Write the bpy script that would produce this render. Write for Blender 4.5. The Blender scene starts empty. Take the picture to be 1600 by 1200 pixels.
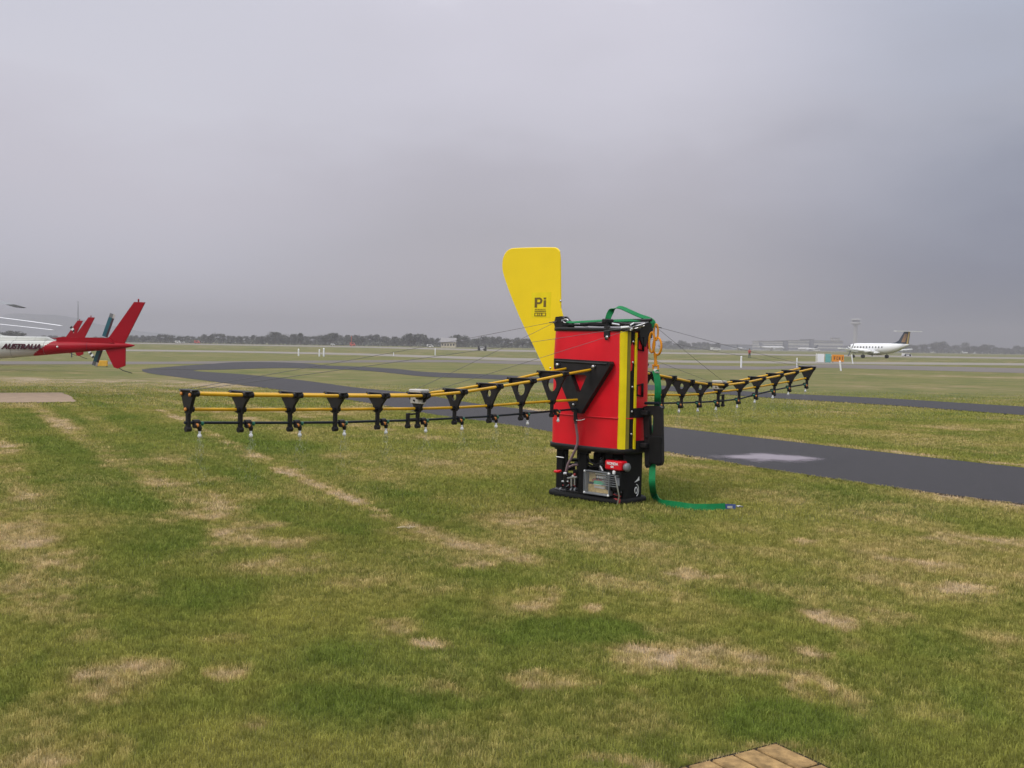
import bpy, math, random
import numpy as np
from mathutils import Vector, Matrix
rnd = random.Random(7)
R = math.radians
S = bpy.context.scene
COL = S.collection

# ------------------------------------------------------------------ camera
CAM_H = 1.6
F = 1600.0
PITCH = math.atan(60 / F)
ROLL = 0.0145
cam_d = bpy.data.cameras.new('camera')
cam = bpy.data.objects.new('camera', cam_d)
COL.objects.link(cam)
S.camera = cam
cam_d.sensor_width = 36
cam_d.lens = 36
cam_d.clip_start = 0.05
cam_d.clip_end = 20000
RM = Matrix.Rotation(math.pi / 2 - PITCH, 3, 'X') @ Matrix.Rotation(ROLL, 3, 'Z')
CP = Vector((0, 0, CAM_H))
cam.matrix_world = Matrix.Translation(CP) @ RM.to_4x4()

def ray(px, py):
    return RM @ Vector(((px - 800) / F, (600 - py) / F, -1))
def G(px, py, z=0.0):
    """the point of the ground (height z) seen there in the photograph"""
    d = ray(px, py)
    return CP + d * ((z - CAM_H) / d.z)
def P(px, py, Y):
    d = ray(px, py)
    return CP + d * (Y / d.y)
def proj(w):
    c = RM.transposed() @ (Vector(w) - CP)
    return (800 + F * c.x / -c.z, 600 - F * c.y / -c.z)

# ------------------------------------------------------------------ world, sun, exposure
W = bpy.data.worlds.new("World")
S.world = W
W.use_nodes = True
wn, wl = W.node_tree.nodes, W.node_tree.links
wn.clear()
def lin(c):
    return tuple(((v / 255) / 12.92 if v / 255 <= .04045 else ((v / 255 + .055) / 1.055) ** 2.4) for v in c)
SUN_EL, SUN_AZ = R(46), R(-132)      # azimuth measured from +Y towards +X: behind the camera, to the left
wout = wn.new('ShaderNodeOutputWorld')
bg = wn.new('ShaderNodeBackground')
sky = wn.new('ShaderNodeTexSky')
sky.sky_type = 'NISHITA'
sky.sun_disc = False
sky.sun_elevation = SUN_EL
sky.sun_rotation = SUN_AZ
bgs = wn.new('ShaderNodeBackground')
wl.new(sky.outputs[0], bgs.inputs[0]); bgs.inputs[1].default_value = 0.05
tc = wn.new('ShaderNodeTexCoord')
sep = wn.new('ShaderNodeSeparateXYZ')
wl.new(tc.outputs['Generated'], sep.inputs[0])
# sky heights: sin(elevation)
def ramp(stops):
    r = wn.new('ShaderNodeValToRGB')
    mr = wn.new('ShaderNodeMapRange')
    nz = wn.new('ShaderNodeTexNoise'); nz.inputs['Scale'].default_value = 2.6; nz.inputs['Detail'].default_value = 5
    mp = wn.new('ShaderNodeMapping'); mp.inputs['Scale'].default_value = (1, 1, 2.6)
    wl.new(tc.outputs['Generated'], mp.inputs[0]); wl.new(mp.outputs[0], nz.inputs[0])
    m1 = wn.new('ShaderNodeMath'); m1.operation = 'MULTIPLY_ADD'
    wl.new(nz.outputs[0], m1.inputs[0]); m1.inputs[1].default_value = 0.30; m1.inputs[2].default_value = -0.15
    m2 = wn.new('ShaderNodeMath'); m2.operation = 'MULTIPLY'
    mrz = wn.new('ShaderNodeMapRange'); wl.new(sep.outputs[2], mrz.inputs[0]); mrz.inputs[1].default_value = 0.0; mrz.inputs[2].default_value = 0.2
    wl.new(m1.outputs[0], m2.inputs[0]); wl.new(mrz.outputs[0], m2.inputs[1])
    m3 = wn.new('ShaderNodeMath'); m3.operation = 'ADD'
    wl.new(sep.outputs[2], m3.inputs[0]); wl.new(m2.outputs[0], m3.inputs[1])
    wl.new(m3.outputs[0], r.inputs[0])
    el = r.color_ramp.elements
    while len(el) < len(stops): el.new(0.5)
    for e, (p, c) in zip(el, stops):
        e.position = p; e.color = (*c, 1)
    return r
TOPC = (2.1, 2.1, 2.18)
rl = ramp([(0, lin((194, 193, 204))), (.04, lin((194, 193, 205))), (.087, lin((199, 198, 210))), (.148, lin((203, 200, 211))), (.21, lin((210, 209, 220))), (.32, lin((207, 207, 219))), (.7, (1.8, 1.8, 1.88))])
rc = ramp([(0, lin((188, 183, 190))), (.012, lin((188, 183, 190))), (.087, lin((180, 177, 185))), (.148, lin((188, 185, 195))), (.21, lin((202, 200, 211))), (.32, lin((213, 211, 223))), (.7, TOPC)])
rr = ramp([(0, lin((112, 116, 132))), (.03, lin((116, 120, 136))), (.087, lin((128, 132, 150))), (.148, lin((152, 156, 172))), (.21, lin((170, 173, 187))), (.32, lin((180, 186, 203))), (.7, (1.6, 1.62, 1.7))])
at = wn.new('ShaderNodeMath'); at.operation = 'ARCTAN2'
wl.new(sep.outputs[0], at.inputs[0]); wl.new(sep.outputs[1], at.inputs[1])
def mrange(a, b):
    m = wn.new('ShaderNodeMapRange'); m.interpolation_type = 'SMOOTHERSTEP'
    wl.new(at.outputs[0], m.inputs[0]); m.inputs[1].default_value = a; m.inputs[2].default_value = b
    return m
def mixc(f, a, b):
    m = wn.new('ShaderNodeMix'); m.data_type = 'RGBA'
    wl.new(f, m.inputs[0]); wl.new(a, m.inputs[6]); wl.new(b, m.inputs[7])
    return m.outputs[2]
c1 = mixc(mrange(-.42, .02).outputs[0], rl.outputs[0], rc.outputs[0])
c2 = mixc(mrange(.08, .50).outputs[0], c1, rr.outputs[0])
wl.new(c2, bg.inputs[0]); bg.inputs[1].default_value = 1.07
mx = wn.new('ShaderNodeMixShader'); mx.inputs[0].default_value = 0.06
wl.new(bg.outputs[0], mx.inputs[1]); wl.new(bgs.outputs[0], mx.inputs[2])
wl.new(mx.outputs[0], wout.inputs[0])

sl = bpy.data.lights.new('sun', 'SUN')
sl.energy = 1.5
sl.angle = R(14)
sl.color = (1, 0.955, 0.88)
so = bpy.data.objects.new('sun', sl); COL.objects.link(so)
sd = Vector((math.sin(SUN_AZ) * math.cos(SUN_EL), math.cos(SUN_AZ) * math.cos(SUN_EL), math.sin(SUN_EL)))
so.rotation_euler = sd.to_track_quat('Z', 'Y').to_euler()
sky.sun_rotation = math.atan2(sd.x, sd.y)
S.view_settings.view_transform = 'Standard'
S.view_settings.look = 'None'
S.view_settings.exposure = 0.0
S.view_settings.gamma = 1
S.view_settings.use_curve_mapping = False
S.render.engine = 'CYCLES'
S.cycles.use_denoising = True
S.cycles.max_bounces = 6
S.cycles.volume_bounces = 1
S.cycles.transparent_max_bounces = 16

# ------------------------------------------------------------------ materials
def mat(name, col, rough=.55, metal=0., var=.12, scale=6., bump=0., spec=.5, coat=0., trans=0., alpha=1.):
    m = bpy.data.materials.new(name); m.use_nodes = True
    n, l = m.node_tree.nodes, m.node_tree.links
    b = n['Principled BSDF']
    b.inputs['Roughness'].default_value = rough
    b.inputs['Metallic'].default_value = metal
    b.inputs['Specular IOR Level'].default_value = spec
    b.inputs['Coat Weight'].default_value = coat
    b.inputs['Transmission Weight'].default_value = trans
    b.inputs['Alpha'].default_value = alpha
    t = n.new('ShaderNodeTexCoord')
    z = n.new('ShaderNodeTexNoise'); z.inputs['Scale'].default_value = scale; z.inputs['Detail'].default_value = 6
    l.new(t.outputs['Object'], z.inputs[0])
    r = n.new('ShaderNodeValToRGB')
    lo = tuple(max(0, c * (1 - var)) for c in col); hi = tuple(min(1, c * (1 + var)) for c in col)
    r.color_ramp.elements[0].position = .3; r.color_ramp.elements[0].color = (*lo, 1)
    r.color_ramp.elements[1].position = .7; r.color_ramp.elements[1].color = (*hi, 1)
    l.new(z.outputs[0], r.inputs[0]); l.new(r.outputs[0], b.inputs['Base Color'])
    if rough > .1:
        rr_ = n.new('ShaderNodeMapRange')
        rr_.inputs[3].default_value = max(.03, rough - .1); rr_.inputs[4].default_value = min(1, rough + .12)
        l.new(z.outputs[0], rr_.inputs[0]); l.new(rr_.outputs[0], b.inputs['Roughness'])
    if bump:
        z2 = n.new('ShaderNodeTexNoise'); z2.inputs['Scale'].default_value = scale * 6; z2.inputs['Detail'].default_value = 4
        l.new(t.outputs['Object'], z2.inputs[0])
        bp = n.new('ShaderNodeBump'); bp.inputs['Strength'].default_value = bump; bp.inputs['Distance'].default_value = .01
        l.new(z2.outputs[0], bp.inputs['Height']); l.new(bp.outputs[0], b.inputs['Normal'])
    return m
M = {}
M['red'] = mat('red_skin', (.62, .002, .012), .36, spec=.42, var=.10, scale=3, bump=.05)
M['yellow'] = mat('yellow_paint', (.80, .58, .008), .42, spec=.3, var=.05, scale=2)
M['strip'] = mat('yellow_strip', (.74, .58, .004), .42, var=.08, spec=.3)
M['olive'] = mat('olive_strip', (.20, .16, .012), .5)
M['tube'] = mat('yellow_tube', (.60, .33, .006), .35, spec=.35, var=.12, scale=4)
M['black'] = mat('black_plastic', (.012, .011, .012), .45, var=.3, scale=8, bump=.05, spec=.3)
M['blackm'] = mat('black_matte', (.010, .010, .010), .7, var=.3, scale=8, bump=.1, spec=.12)
M['bar'] = mat('dark_blue_pipe', (.004, .010, .018), .4, var=.2, spec=.3)
M['steel'] = mat('steel', (.55, .55, .56), .3, metal=.9, var=.1)
M['plate'] = mat('aluminium_plate', (.46, .44, .41), .45, metal=.3, var=.12, scale=20)
M['white'] = mat('white_plastic', (.75, .76, .76), .4, var=.05)
M['green'] = mat('green_webbing', (.003, .165, .05), .65, spec=.2, var=.15, scale=30, bump=.15)
M['dgreen'] = mat('green_knob', (.005, .12, .07), .4)
M['orange'] = mat('orange_steel', (.60, .23, .008), .4, spec=.3, var=.15)
M['brass'] = mat('orange_cap', (.55, .20, .03), .45)
M['purple'] = mat('mauve_hose', (.26, .17, .20), .35, var=.1)
M['grey'] = mat('grey_plastic', (.15, .16, .17), .4)
M['tan'] = mat('tan_board', (.42, .30, .10), .6, var=.3, scale=30)
M['pcb'] = mat('green_board', (.04, .30, .17), .5)
M['wred'] = mat('red_wires', (.28, .03, .03), .5, var=.5, scale=60)
M['wire'] = mat('steel_cable', (.10, .10, .10), .5, metal=.3)
M['label'] = mat('blue_label', (.03, .06, .2), .5)
M['ink'] = mat('logo_ink', (.13, .085, .006), .5, var=.2)
M['lens'] = mat('clear_lid', (.9, .93, .93), .08, var=.0, alpha=.05, spec=.25)
M['heli_red'] = mat('helicopter_red', (.30, .001, .010), .4, var=.08, scale=1.5, spec=.2)
M['heli_white'] = mat('helicopter_white', (.42, .43, .40), .35, var=.06, scale=1.5, coat=.1)
M['maroon'] = mat('maroon_lettering', (.06, .008, .02), .4)
M['teal'] = mat('teal_blade', (.012, .10, .13), .4)
M['brownb'] = mat('blade_edge', (.05, .02, .03), .4)
M['paint_white'] = mat('white_paint', (.74, .75, .76), .35, var=.04, scale=.8)
M['navy'] = mat('navy_paint', (.03, .045, .07), .35)
M['bronze'] = mat('bronze_mark', (.34, .19, .10), .5, var=.3, scale=3)
M['rubber'] = mat('rubber', (.02, .02, .02), .8)
M['glass'] = mat('dark_glass', (.03, .035, .04), .1)
M['conc'] = mat('pale_concrete', (.42, .41, .39), .8, var=.12, scale=.5)
M['clad'] = mat('grey_cladding', (.52, .51, .49), .7, var=.08, scale=.2)
M['dclad'] = mat('dark_cladding', (.20, .21, .25), .6, var=.1, scale=.2)
M['sign_orange'] = mat('sign_orange', (.70, .25, .01), .5, var=.06)
M['sign_yellow'] = mat('marker_yellow', (.66, .36, .03), .6, var=.1)
M['teal_board'] = mat('teal_board', (.12, .36, .34), .6)
M['bark'] = mat('bark', (.10, .08, .06), .9, var=.3)
M['leaf'] = mat('eucalypt_leaf', (.055, .062, .04), .7, var=.35, scale=.6)
M['skin'] = mat('skin', (.40, .24, .17), .6)
M['cloth_red'] = mat('red_jacket', (.42, .06, .04), .8)
M['cloth_green'] = mat('dark_trousers', (.02, .05, .045), .8)
M['hair'] = mat('dark_hair', (.02, .015, .012), .7)
M['car_white'] = mat('car_white', (.7, .7, .7), .3)
M['car_red'] = mat('car_red', (.5, .07, .04), .35)
M['brick'] = mat('paver', (.30, .195, .085), .9, var=.4, scale=22, bump=.9, spec=.15)
M['cream'] = mat('cream_wall', (.55, .49, .36), .8, var=.08, scale=.4)
M['roofg'] = mat('grey_roof', (.22, .21, .21), .7)
M['straw'] = mat('dry_stalk', (.55, .46, .30), .8)

# ------------------------------------------------------------------ mesh builder
class MB:
    def __init__(s):
        s.v = []; s.f = []; s.mi = []; s.sm = []; s.mats = []
    def m(s, name):
        if name not in s.mats: s.mats.append(name)
        return s.mats.index(name)
    def add(s, vs, fs, mt, smooth=False, T=None):
        o = len(s.v); k = s.m(mt)
        for v in vs:
            v = Vector(v)
            s.v.append(T @ v if T else v)
        for f in fs:
            s.f.append([i + o for i in f]); s.mi.append(k); s.sm.append(smooth)
        return s
    def box(s, c, d, mt, T=None, rot=None, bev=0.):
        x, y, z = d[0] / 2, d[1] / 2, d[2] / 2
        q = rot if rot else Matrix.Identity(3)
        c = Vector(c)
        if bev > 0:
            b = min(bev, x * .9, y * .9, z * .9)
            vs = []; idx = {}
            for sx in (-1, 1):
                for sy in (-1, 1):
                    for sz in (-1, 1):
                        for a in range(3):
                            p = [sx * (x - b), sy * (y - b), sz * (z - b)]
                            p[a] = (sx * x, sy * y, sz * z)[a]
                            idx[(sx, sy, sz, a)] = len(vs); vs.append(c + q @ Vector(p))
            fs = []
            for a in range(3):
                o1, o2 = [k for k in range(3) if k != a]
                for sg in (-1, 1):
                    r4 = []
                    for (p1, p2) in ((-1, -1), (1, -1), (1, 1), (-1, 1)):
                        t = [0, 0, 0]; t[a] = sg; t[o1] = p1; t[o2] = p2
                        r4.append(idx[(*t, a)])
                    fs.append(r4)
                for p1 in (-1, 1):
                    for p2 in (-1, 1):
                        t0 = [0, 0, 0]; t1 = [0, 0, 0]
                        t0[a] = -1; t1[a] = 1; t0[o1] = t1[o1] = p1; t0[o2] = t1[o2] = p2
                        fs.append([idx[(*t0, o1)], idx[(*t1, o1)], idx[(*t1, o2)], idx[(*t0, o2)]])
            for sx in (-1, 1):
                for sy in (-1, 1):
                    for sz in (-1, 1):
                        fs.append([idx[(sx, sy, sz, k)] for k in range(3)])
            return s.add(vs, fs, mt, False, T)
        vs = [c + q @ Vector((a * x, b * y, e * z)) for a in (-1, 1) for b in (-1, 1) for e in (-1, 1)]
        return s.add(vs, [(0, 1, 3, 2), (4, 6, 7, 5), (0, 4, 5, 1), (2, 3, 7, 6), (0, 2, 6, 4), (1, 5, 7, 3)], mt, False, T)
    def tube(s, pts, r, mt, seg=10, T=None, cap=True, closed=False):
        pts = [Vector(p) for p in pts]; n = len(pts)
        rs = r if isinstance(r, (list, tuple)) else [r] * n
        vs = []; ref = None
        for i, p in enumerate(pts):
            if closed: d = pts[(i + 1) % n] - pts[i - 1]
            else: d = pts[min(i + 1, n - 1)] - pts[max(i - 1, 0)]
            d.normalize()
            if ref is None: ref = Vector((0, 0, 1)) if abs(d.z) < .9 else Vector((1, 0, 0))
            a = (ref - d * ref.dot(d)).normalized(); b = d.cross(a); ref = a
            for k in range(seg):
                t = 2 * math.pi * k / seg
                vs.append(p + (a * math.cos(t) + b * math.sin(t)) * rs[i])
        fs = []
        for i in range(n if closed else n - 1):
            j = (i + 1) % n
            for k in range(seg):
                k2 = (k + 1) % seg
                fs.append((i * seg + k, i * seg + k2, j * seg + k2, j * seg + k))
        s.add(vs, fs, mt, True, T)
        if cap and not closed:
            s.add(vs[:seg], [list(range(seg))[::-1]], mt, False, T)
            s.add(vs[-seg:], [list(range(seg))], mt, False, T)
        return s
    def prism(s, pts, vec, mt, T=None, holes=None, smooth=False):
        """outline (3-D points in one plane) pushed along vec"""
        pts = [Vector(p) for p in pts]; vec = Vector(vec)
        n = len(pts)
        if not holes:
            s.add(pts + [p + vec for p in pts], [list(range(n))[::-1], list(range(n, 2 * n))], mt, False, T)
            s.add(pts + [p + vec for p in pts], [(i, (i + 1) % n, n + (i + 1) % n, n + i) for i in range(n)], mt, smooth, T)
            return s
        h = [Vector(p) for p in holes]
        # resample both rings by angle round the hole's centre
        c = sum(h, Vector()) / len(h)
        e1 = (h[0] - c).normalized(); nn = vec.normalized(); e2 = nn.cross(e1)
        def hit(ring, t):
            d = e1 * math.cos(t) + e2 * math.sin(t); best = None
            for i in range(len(ring)):
                a = ring[i] - c; b = ring[(i + 1) % len(ring)] - c
                ax, ay, bx, by = a.dot(e1), a.dot(e2), b.dot(e1), b.dot(e2)
                dx, dy = math.cos(t), math.sin(t)
                ex, ey = bx - ax, by - ay
                den = dx * ey - dy * ex
                if abs(den) < 1e-12: continue
                u = (ax * ey - ay * ex) / den; w = (ax * dy - ay * dx) / den
                if u > 0 and -1e-6 <= w <= 1 + 1e-6:
                    if best is None or u > best: best = u
            return c + d * (best or 0)
        ts = [2 * math.pi * k / 28 for k in range(28)]
        for p in pts:
            ts.append(math.atan2((p - c).dot(e2), (p - c).dot(e1)) % (2 * math.pi))
        ts = sorted(set(round(t, 5) for t in ts)); k = len(ts)
        o = [hit(pts, t) for t in ts]; i_ = [hit(h, t) for t in ts]
        vs = o + i_ + [p + vec for p in o] + [p + vec for p in i_]
        fs = []
        for a in range(k):
            b = (a + 1) % k
            fs += [(b, a, k + a, k + b), (2 * k + a, 2 * k + b, 3 * k + b, 3 * k + a), (a, b, 2 * k + b, 2 * k + a), (k + b, k + a, 3 * k + a, 3 * k + b)]
        return s.add(vs, fs, mt, False, T)
    def lathe(s, prof, mt, c=(0, 0, 0), axis=(0, 0, 1), seg=16, T=None):
        ax = Vector(axis).normalized(); c = Vector(c)
        a = Vector((1, 0, 0)) if abs(ax.x) < .9 else Vector((0, 1, 0))
        a = (a - ax * a.dot(ax)).normalized(); b = ax.cross(a)
        vs = []
        for (r_, h) in prof:
            for k in range(seg):
                t = 2 * math.pi * k / seg
                vs.append(c + ax * h + (a * math.cos(t) + b * math.sin(t)) * r_)
        fs = [(i * seg + k, i * seg + (k + 1) % seg, (i + 1) * seg + (k + 1) % seg, (i + 1) * seg + k) for i in range(len(prof) - 1) for k in range(seg)]
        s.add(vs, fs, mt, True, T)
        s.add(vs[:seg], [list(range(seg))[::-1]], mt, False, T)
        s.add(vs[-seg:], [list(range(seg))], mt, False, T)
        return s
    def loft(s, rings, mt, T=None, cap=True, smooth=True):
        n = len(rings[0]); vs = [p for r_ in rings for p in r_]
        fs = [(i * n + k, i * n + (k + 1) % n, (i + 1) * n + (k + 1) % n, (i + 1) * n + k) for i in range(len(rings) - 1) for k in range(n)]
        s.add(vs, fs, mt, smooth, T)
        if cap:
            s.add(rings[0], [list(range(n))[::-1]], mt, False, T)
            s.add(rings[-1], [list(range(n))], mt, False, T)
        return s
    def ball(s, c, r_, mt, T=None, sc=(1, 1, 1), seg=10, rings=7):
        vs = []; c = Vector(c)
        for i in range(rings + 1):
            ph = math.pi * i / rings
            for k in range(seg):
                t = 2 * math.pi * k / seg
                vs.append(c + Vector((math.sin(ph) * math.cos(t) * sc[0], math.sin(ph) * math.sin(t) * sc[1], math.cos(ph) * sc[2])) * r_)
        fs = [(i * seg + k, (i + 1) * seg + k, (i + 1) * seg + (k + 1) % seg, i * seg + (k + 1) % seg) for i in range(rings) for k in range(seg)]
        return s.add(vs, fs, mt, True, T)
    def build(s, name, parent=None, **props):
        me = bpy.data.meshes.new(name)
        me.from_pydata([tuple(v) for v in s.v], [], s.f)
        for k in s.mats: me.materials.append(M[k])
        me.polygons.foreach_set('material_index', s.mi)
        me.polygons.foreach_set('use_smooth', s.sm)
        me.update()
        o = bpy.data.objects.new(name, me); COL.objects.link(o)
        if parent: o.parent = parent
        for k, v in props.items(): o[k] = v
        return o

def thing(name, label, cat, loc=(0, 0, 0), rz=0, group=None, mw=None):
    o = bpy.data.objects.new(name, None); COL.objects.link(o)
    o.empty_display_size = .2
    if mw is not None: o.matrix_world = mw
    else:
        o.location = loc; o.rotation_euler = (0, 0, rz)
    o['label'] = label; o['category'] = cat
    if group: o['group'] = group
    return o
def copy_tree(o, parent=None, top=True):
    c = o.copy(); COL.objects.link(c)
    if parent: c.parent = parent
    for ch in [k for k in bpy.data.objects if k.parent == o and k is not c]: copy_tree(ch, c)
    return c
def text(body, size, mt, T, parent, name='lettering', depth=.002, bold=0., shear=0., align='CENTER'):
    cu = bpy.data.curves.new('txt', 'FONT'); cu.body = body; cu.size = size; cu.extrude = depth; cu.offset = bold; cu.shear = shear
    cu.align_x = align; cu.align_y = 'CENTER'; cu.resolution_u = 3
    t = bpy.data.objects.new('txt', cu); COL.objects.link(t)
    bpy.context.view_layer.update()
    me = bpy.data.meshes.new_from_object(t.evaluated_get(bpy.context.evaluated_depsgraph_get()))
    bpy.data.objects.remove(t); bpy.data.curves.remove(cu)
    me.transform(T); me.materials.clear(); me.materials.append(M[mt]); me.name = name
    o = bpy.data.objects.new(name, me); COL.objects.link(o); o.parent = parent
    return o

# ------------------------------------------------------------------ noise for the lawn (metres, world space)
def hsh(ix, iy, seed):
    n = (ix.astype(np.int64) * 374761393 + iy.astype(np.int64) * 668265263 + seed * 1442695041) & 0x7fffffff
    n = ((n ^ (n >> 13)) * 1274126177) & 0x7fffffff
    return ((n ^ (n >> 16)) & 0xffff) / 65535.0
def vnoise(x, y, seed=0):
    ix, iy = np.floor(x), np.floor(y); fx, fy = x - ix, y - iy
    fx = fx * fx * (3 - 2 * fx); fy = fy * fy * (3 - 2 * fy)
    a = hsh(ix, iy, seed); b = hsh(ix + 1, iy, seed); c = hsh(ix, iy + 1, seed); d = hsh(ix + 1, iy + 1, seed)
    return (a * (1 - fx) + b * fx) * (1 - fy) + (c * (1 - fx) + d * fx) * fy
def fbm(x, y, seed=0, oct=4):
    s_ = 0; a = .5; t = 0
    for k in range(oct):
        s_ = s_ + a * vnoise(x, y, seed + k * 17); t += a
        x = x * 2.03 + 5.1; y = y * 2.03 + 9.7; a *= .5
    return s_ / t
def sstep(a, b, x):
    t = np.clip((x - a) / (b - a), 0, 1); return t * t * (3 - 2 * t)

# worn patches of the lawn: where they lie (through the photograph), half size, how bare
PATCH = [(345, 998, 42, 14, 1.), (358, 1047, 56, 17, 1.), (175, 1062, 105, 48, .9), (120, 1000, 60, 22, .5), (1010, 1030, 78, 30, 1.), (860, 1055, 98, 22, .8), (1255, 1070, 62, 28, 1.),
         (838, 935, 40, 20, .95), (930, 948, 28, 11, .85), (1310, 968, 50, 16, .9), (1510, 916, 60, 10, .7), (365, 1137, 34, 14, .85), (600, 985, 70, 22, .75), (690, 1010, 35, 12, .75),
         (1140, 1028, 110, 36, .6), (60, 940, 80, 26, .7), (100, 870, 70, 26, .55), (60, 1185, 90, 30, .6), (1000, 1080, 30, 10, .6), (1085, 898, 50, 8, .6), (1020, 975, 60, 22, .5), (1250, 1008, 40, 14, .7),
         (700, 1085, 80, 20, .35), (1330, 1085, 60, 20, .45), (1480, 1120, 60, 22, .5), (1150, 1178, 120, 12, 1.), (1300, 1180, 60, 14, 1.), (1215, 1160, 70, 10, .9), (960, 1195, 120, 14, .95), (1255, 848, 40, 8, .7), (1430, 880, 60, 12, .5), (560, 910, 60, 14, .4),
         (300, 870, 60, 22, .45), (390, 835, 80, 26, .7), (640, 832, 60, 12, .55), (300, 800, 70, 22, .5), (740, 880, 60, 10, .5), (1040, 735, 60, 18, .45), (820, 810, 70, 14, .3), (460, 880, 90, 22, .5), (1350, 1010, 50, 18, .3),
         (1540, 850, 90, 28, .35), (150, 1170, 70, 20, .45), (1390, 960, 60, 20, .3), (1560, 1010, 70, 30, .25), (220, 930, 90, 20, .3)]
LUSH = [(640, 800, 110, 26, 1.), (900, 985, 170, 28, 1.), (1230, 1120, 170, 34, 1.), (1180, 940, 80, 26, .9), (560, 1100, 220, 46, .9), (30, 1060, 50, 70, .9), (1450, 1010, 110, 36, .6), (540, 1010, 90, 36, .8), (330, 930, 120, 30, .8),
        (420, 700, 130, 16, .9), (1330, 770, 110, 24, .5), (190, 700, 120, 60, .8), (360, 690, 90, 20, 1.), (700, 950, 60, 30, .7), (1480, 800, 90, 20, .5), (480, 800, 150, 22, .8), (1540, 1110, 80, 60, .7), (250, 1160, 60, 30, .6), (760, 905, 120, 18, .5)]
# long mown and worn bands: (pixel a), (pixel b), half width in metres, amount
BANDS = [((250, 640), (660, 835), .11, .75), ((300, 668), (400, 715), .18, .35), ((60, 640), (250, 760), .2, .42), ((190, 720), (450, 850), .26, .62), ((0, 690), (40, 780), .14, .42), ((20, 800), (110, 960), .26, .45), ((660, 835), (1050, 930), .12, .35),
         ((-40, 590), (420, 604), 2.4, .55), ((1400, 586), (1700, 592), 2.6, .6), ((900, 704), (1100, 740), .5, .35), ((820, 638), (1040, 665), .25, .7), ((1040, 665), (1320, 698), .2, .8), ((1320, 698), (1620, 730), .14, .75), ((1040, 708), (1600, 791), .12, .5),
         ((230, 606), (700, 690), .25, .3), ((130, 600), (420, 660), .2, .3)]
GRN = [((60, 620), (330, 800), .22, .7), ((110, 612), (560, 800), .16, .6), ((215, 612), (700, 800), .14, .55), ((170, 650), (560, 830), .22, .9), ((20, 640), (300, 860), .4, .8), ((330, 660), (740, 830), .2, .5), ((0, 880), (200, 1100), .3, .4)]
def rad(px, py, rx, ry):
    g = G(px, py); return g.x, g.y, rx * g.y / F, ry * g.y ** 2 / (F * CAM_H)
PW = [(*rad(*p[:4]), p[4]) for p in PATCH]
LW = [(*rad(*p[:4]), p[4]) for p in LUSH]
BW = [(G(*a), G(*b), w, s_) for a, b, w, s_ in BANDS]
GW = [(G(*a), G(*b), w, s_) for a, b, w, s_ in GRN]
def field(x, y, ell, bands):
    o = np.zeros_like(x)
    wx = x + (fbm(x * 3.1, y * 3.1, 31, 3) - .5) * .30; wy = y + (fbm(x * 3.1, y * 3.1, 47, 3) - .5) * .34
    for cx, cy, rx, ry, s_ in ell:
        q = ((wx - cx) / rx) ** 2 + ((wy - cy) / ry) ** 2
        o = np.maximum(o, s_ * (1 - sstep(.1, 1.15, q)))
    for a, b, w, s_ in bands:
        dx, dy = b.x - a.x, b.y - a.y; L = dx * dx + dy * dy
        t = np.clip(((wx - a.x) * dx + (wy - a.y) * dy) / L, 0, 1)
        d = np.hypot(wx - a.x - t * dx, wy - a.y - t * dy)
        o = np.maximum(o, s_ * (1 - sstep(.4, 1.6, d / w)) * (.55 + .9 * fbm(x * .9, y * .9, 77, 2)))
    return o
def lawn(x, y):
    """(dryness, lushness) 0..1 of the turf at world x, y"""
    near = 1 - sstep(75, 110, y)
    n1 = fbm(x * .55, y * .55, 3, 4); n2 = fbm(x * 2.1, y * 2.1, 11, 4); n3 = fbm(x * 7, y * 7, 19, 3)
    # mown stripes run away to the left, as the bands do
    u = (x * .80 + y * .60); v = (-x * .60 + y * .80)
    st = fbm(u * 2.2, v * .25, 57, 3)
    dry = .30 + (n1 - .5) * .62 + (n2 - .5) * .50 + (st - .5) * .35 + (n3 - .5) * .22
    pf = field(x, y, PW, BW); lf = field(x, y, LW, GW)
    dry = dry * (1 - .6 * lf * near) + pf * near * (.46 + (n3 - .5) * .7 + (n2 - .5) * .5)
    lush = .42 + (fbm(x * .8 + 30, y * .8, 23, 3) - .5) * 1.1 + .42 * lf * near - .3 * pf * near + (n3 - .5) * .5
    return np.clip(dry, 0, 1), np.clip(lush, 0, 1)

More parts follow.
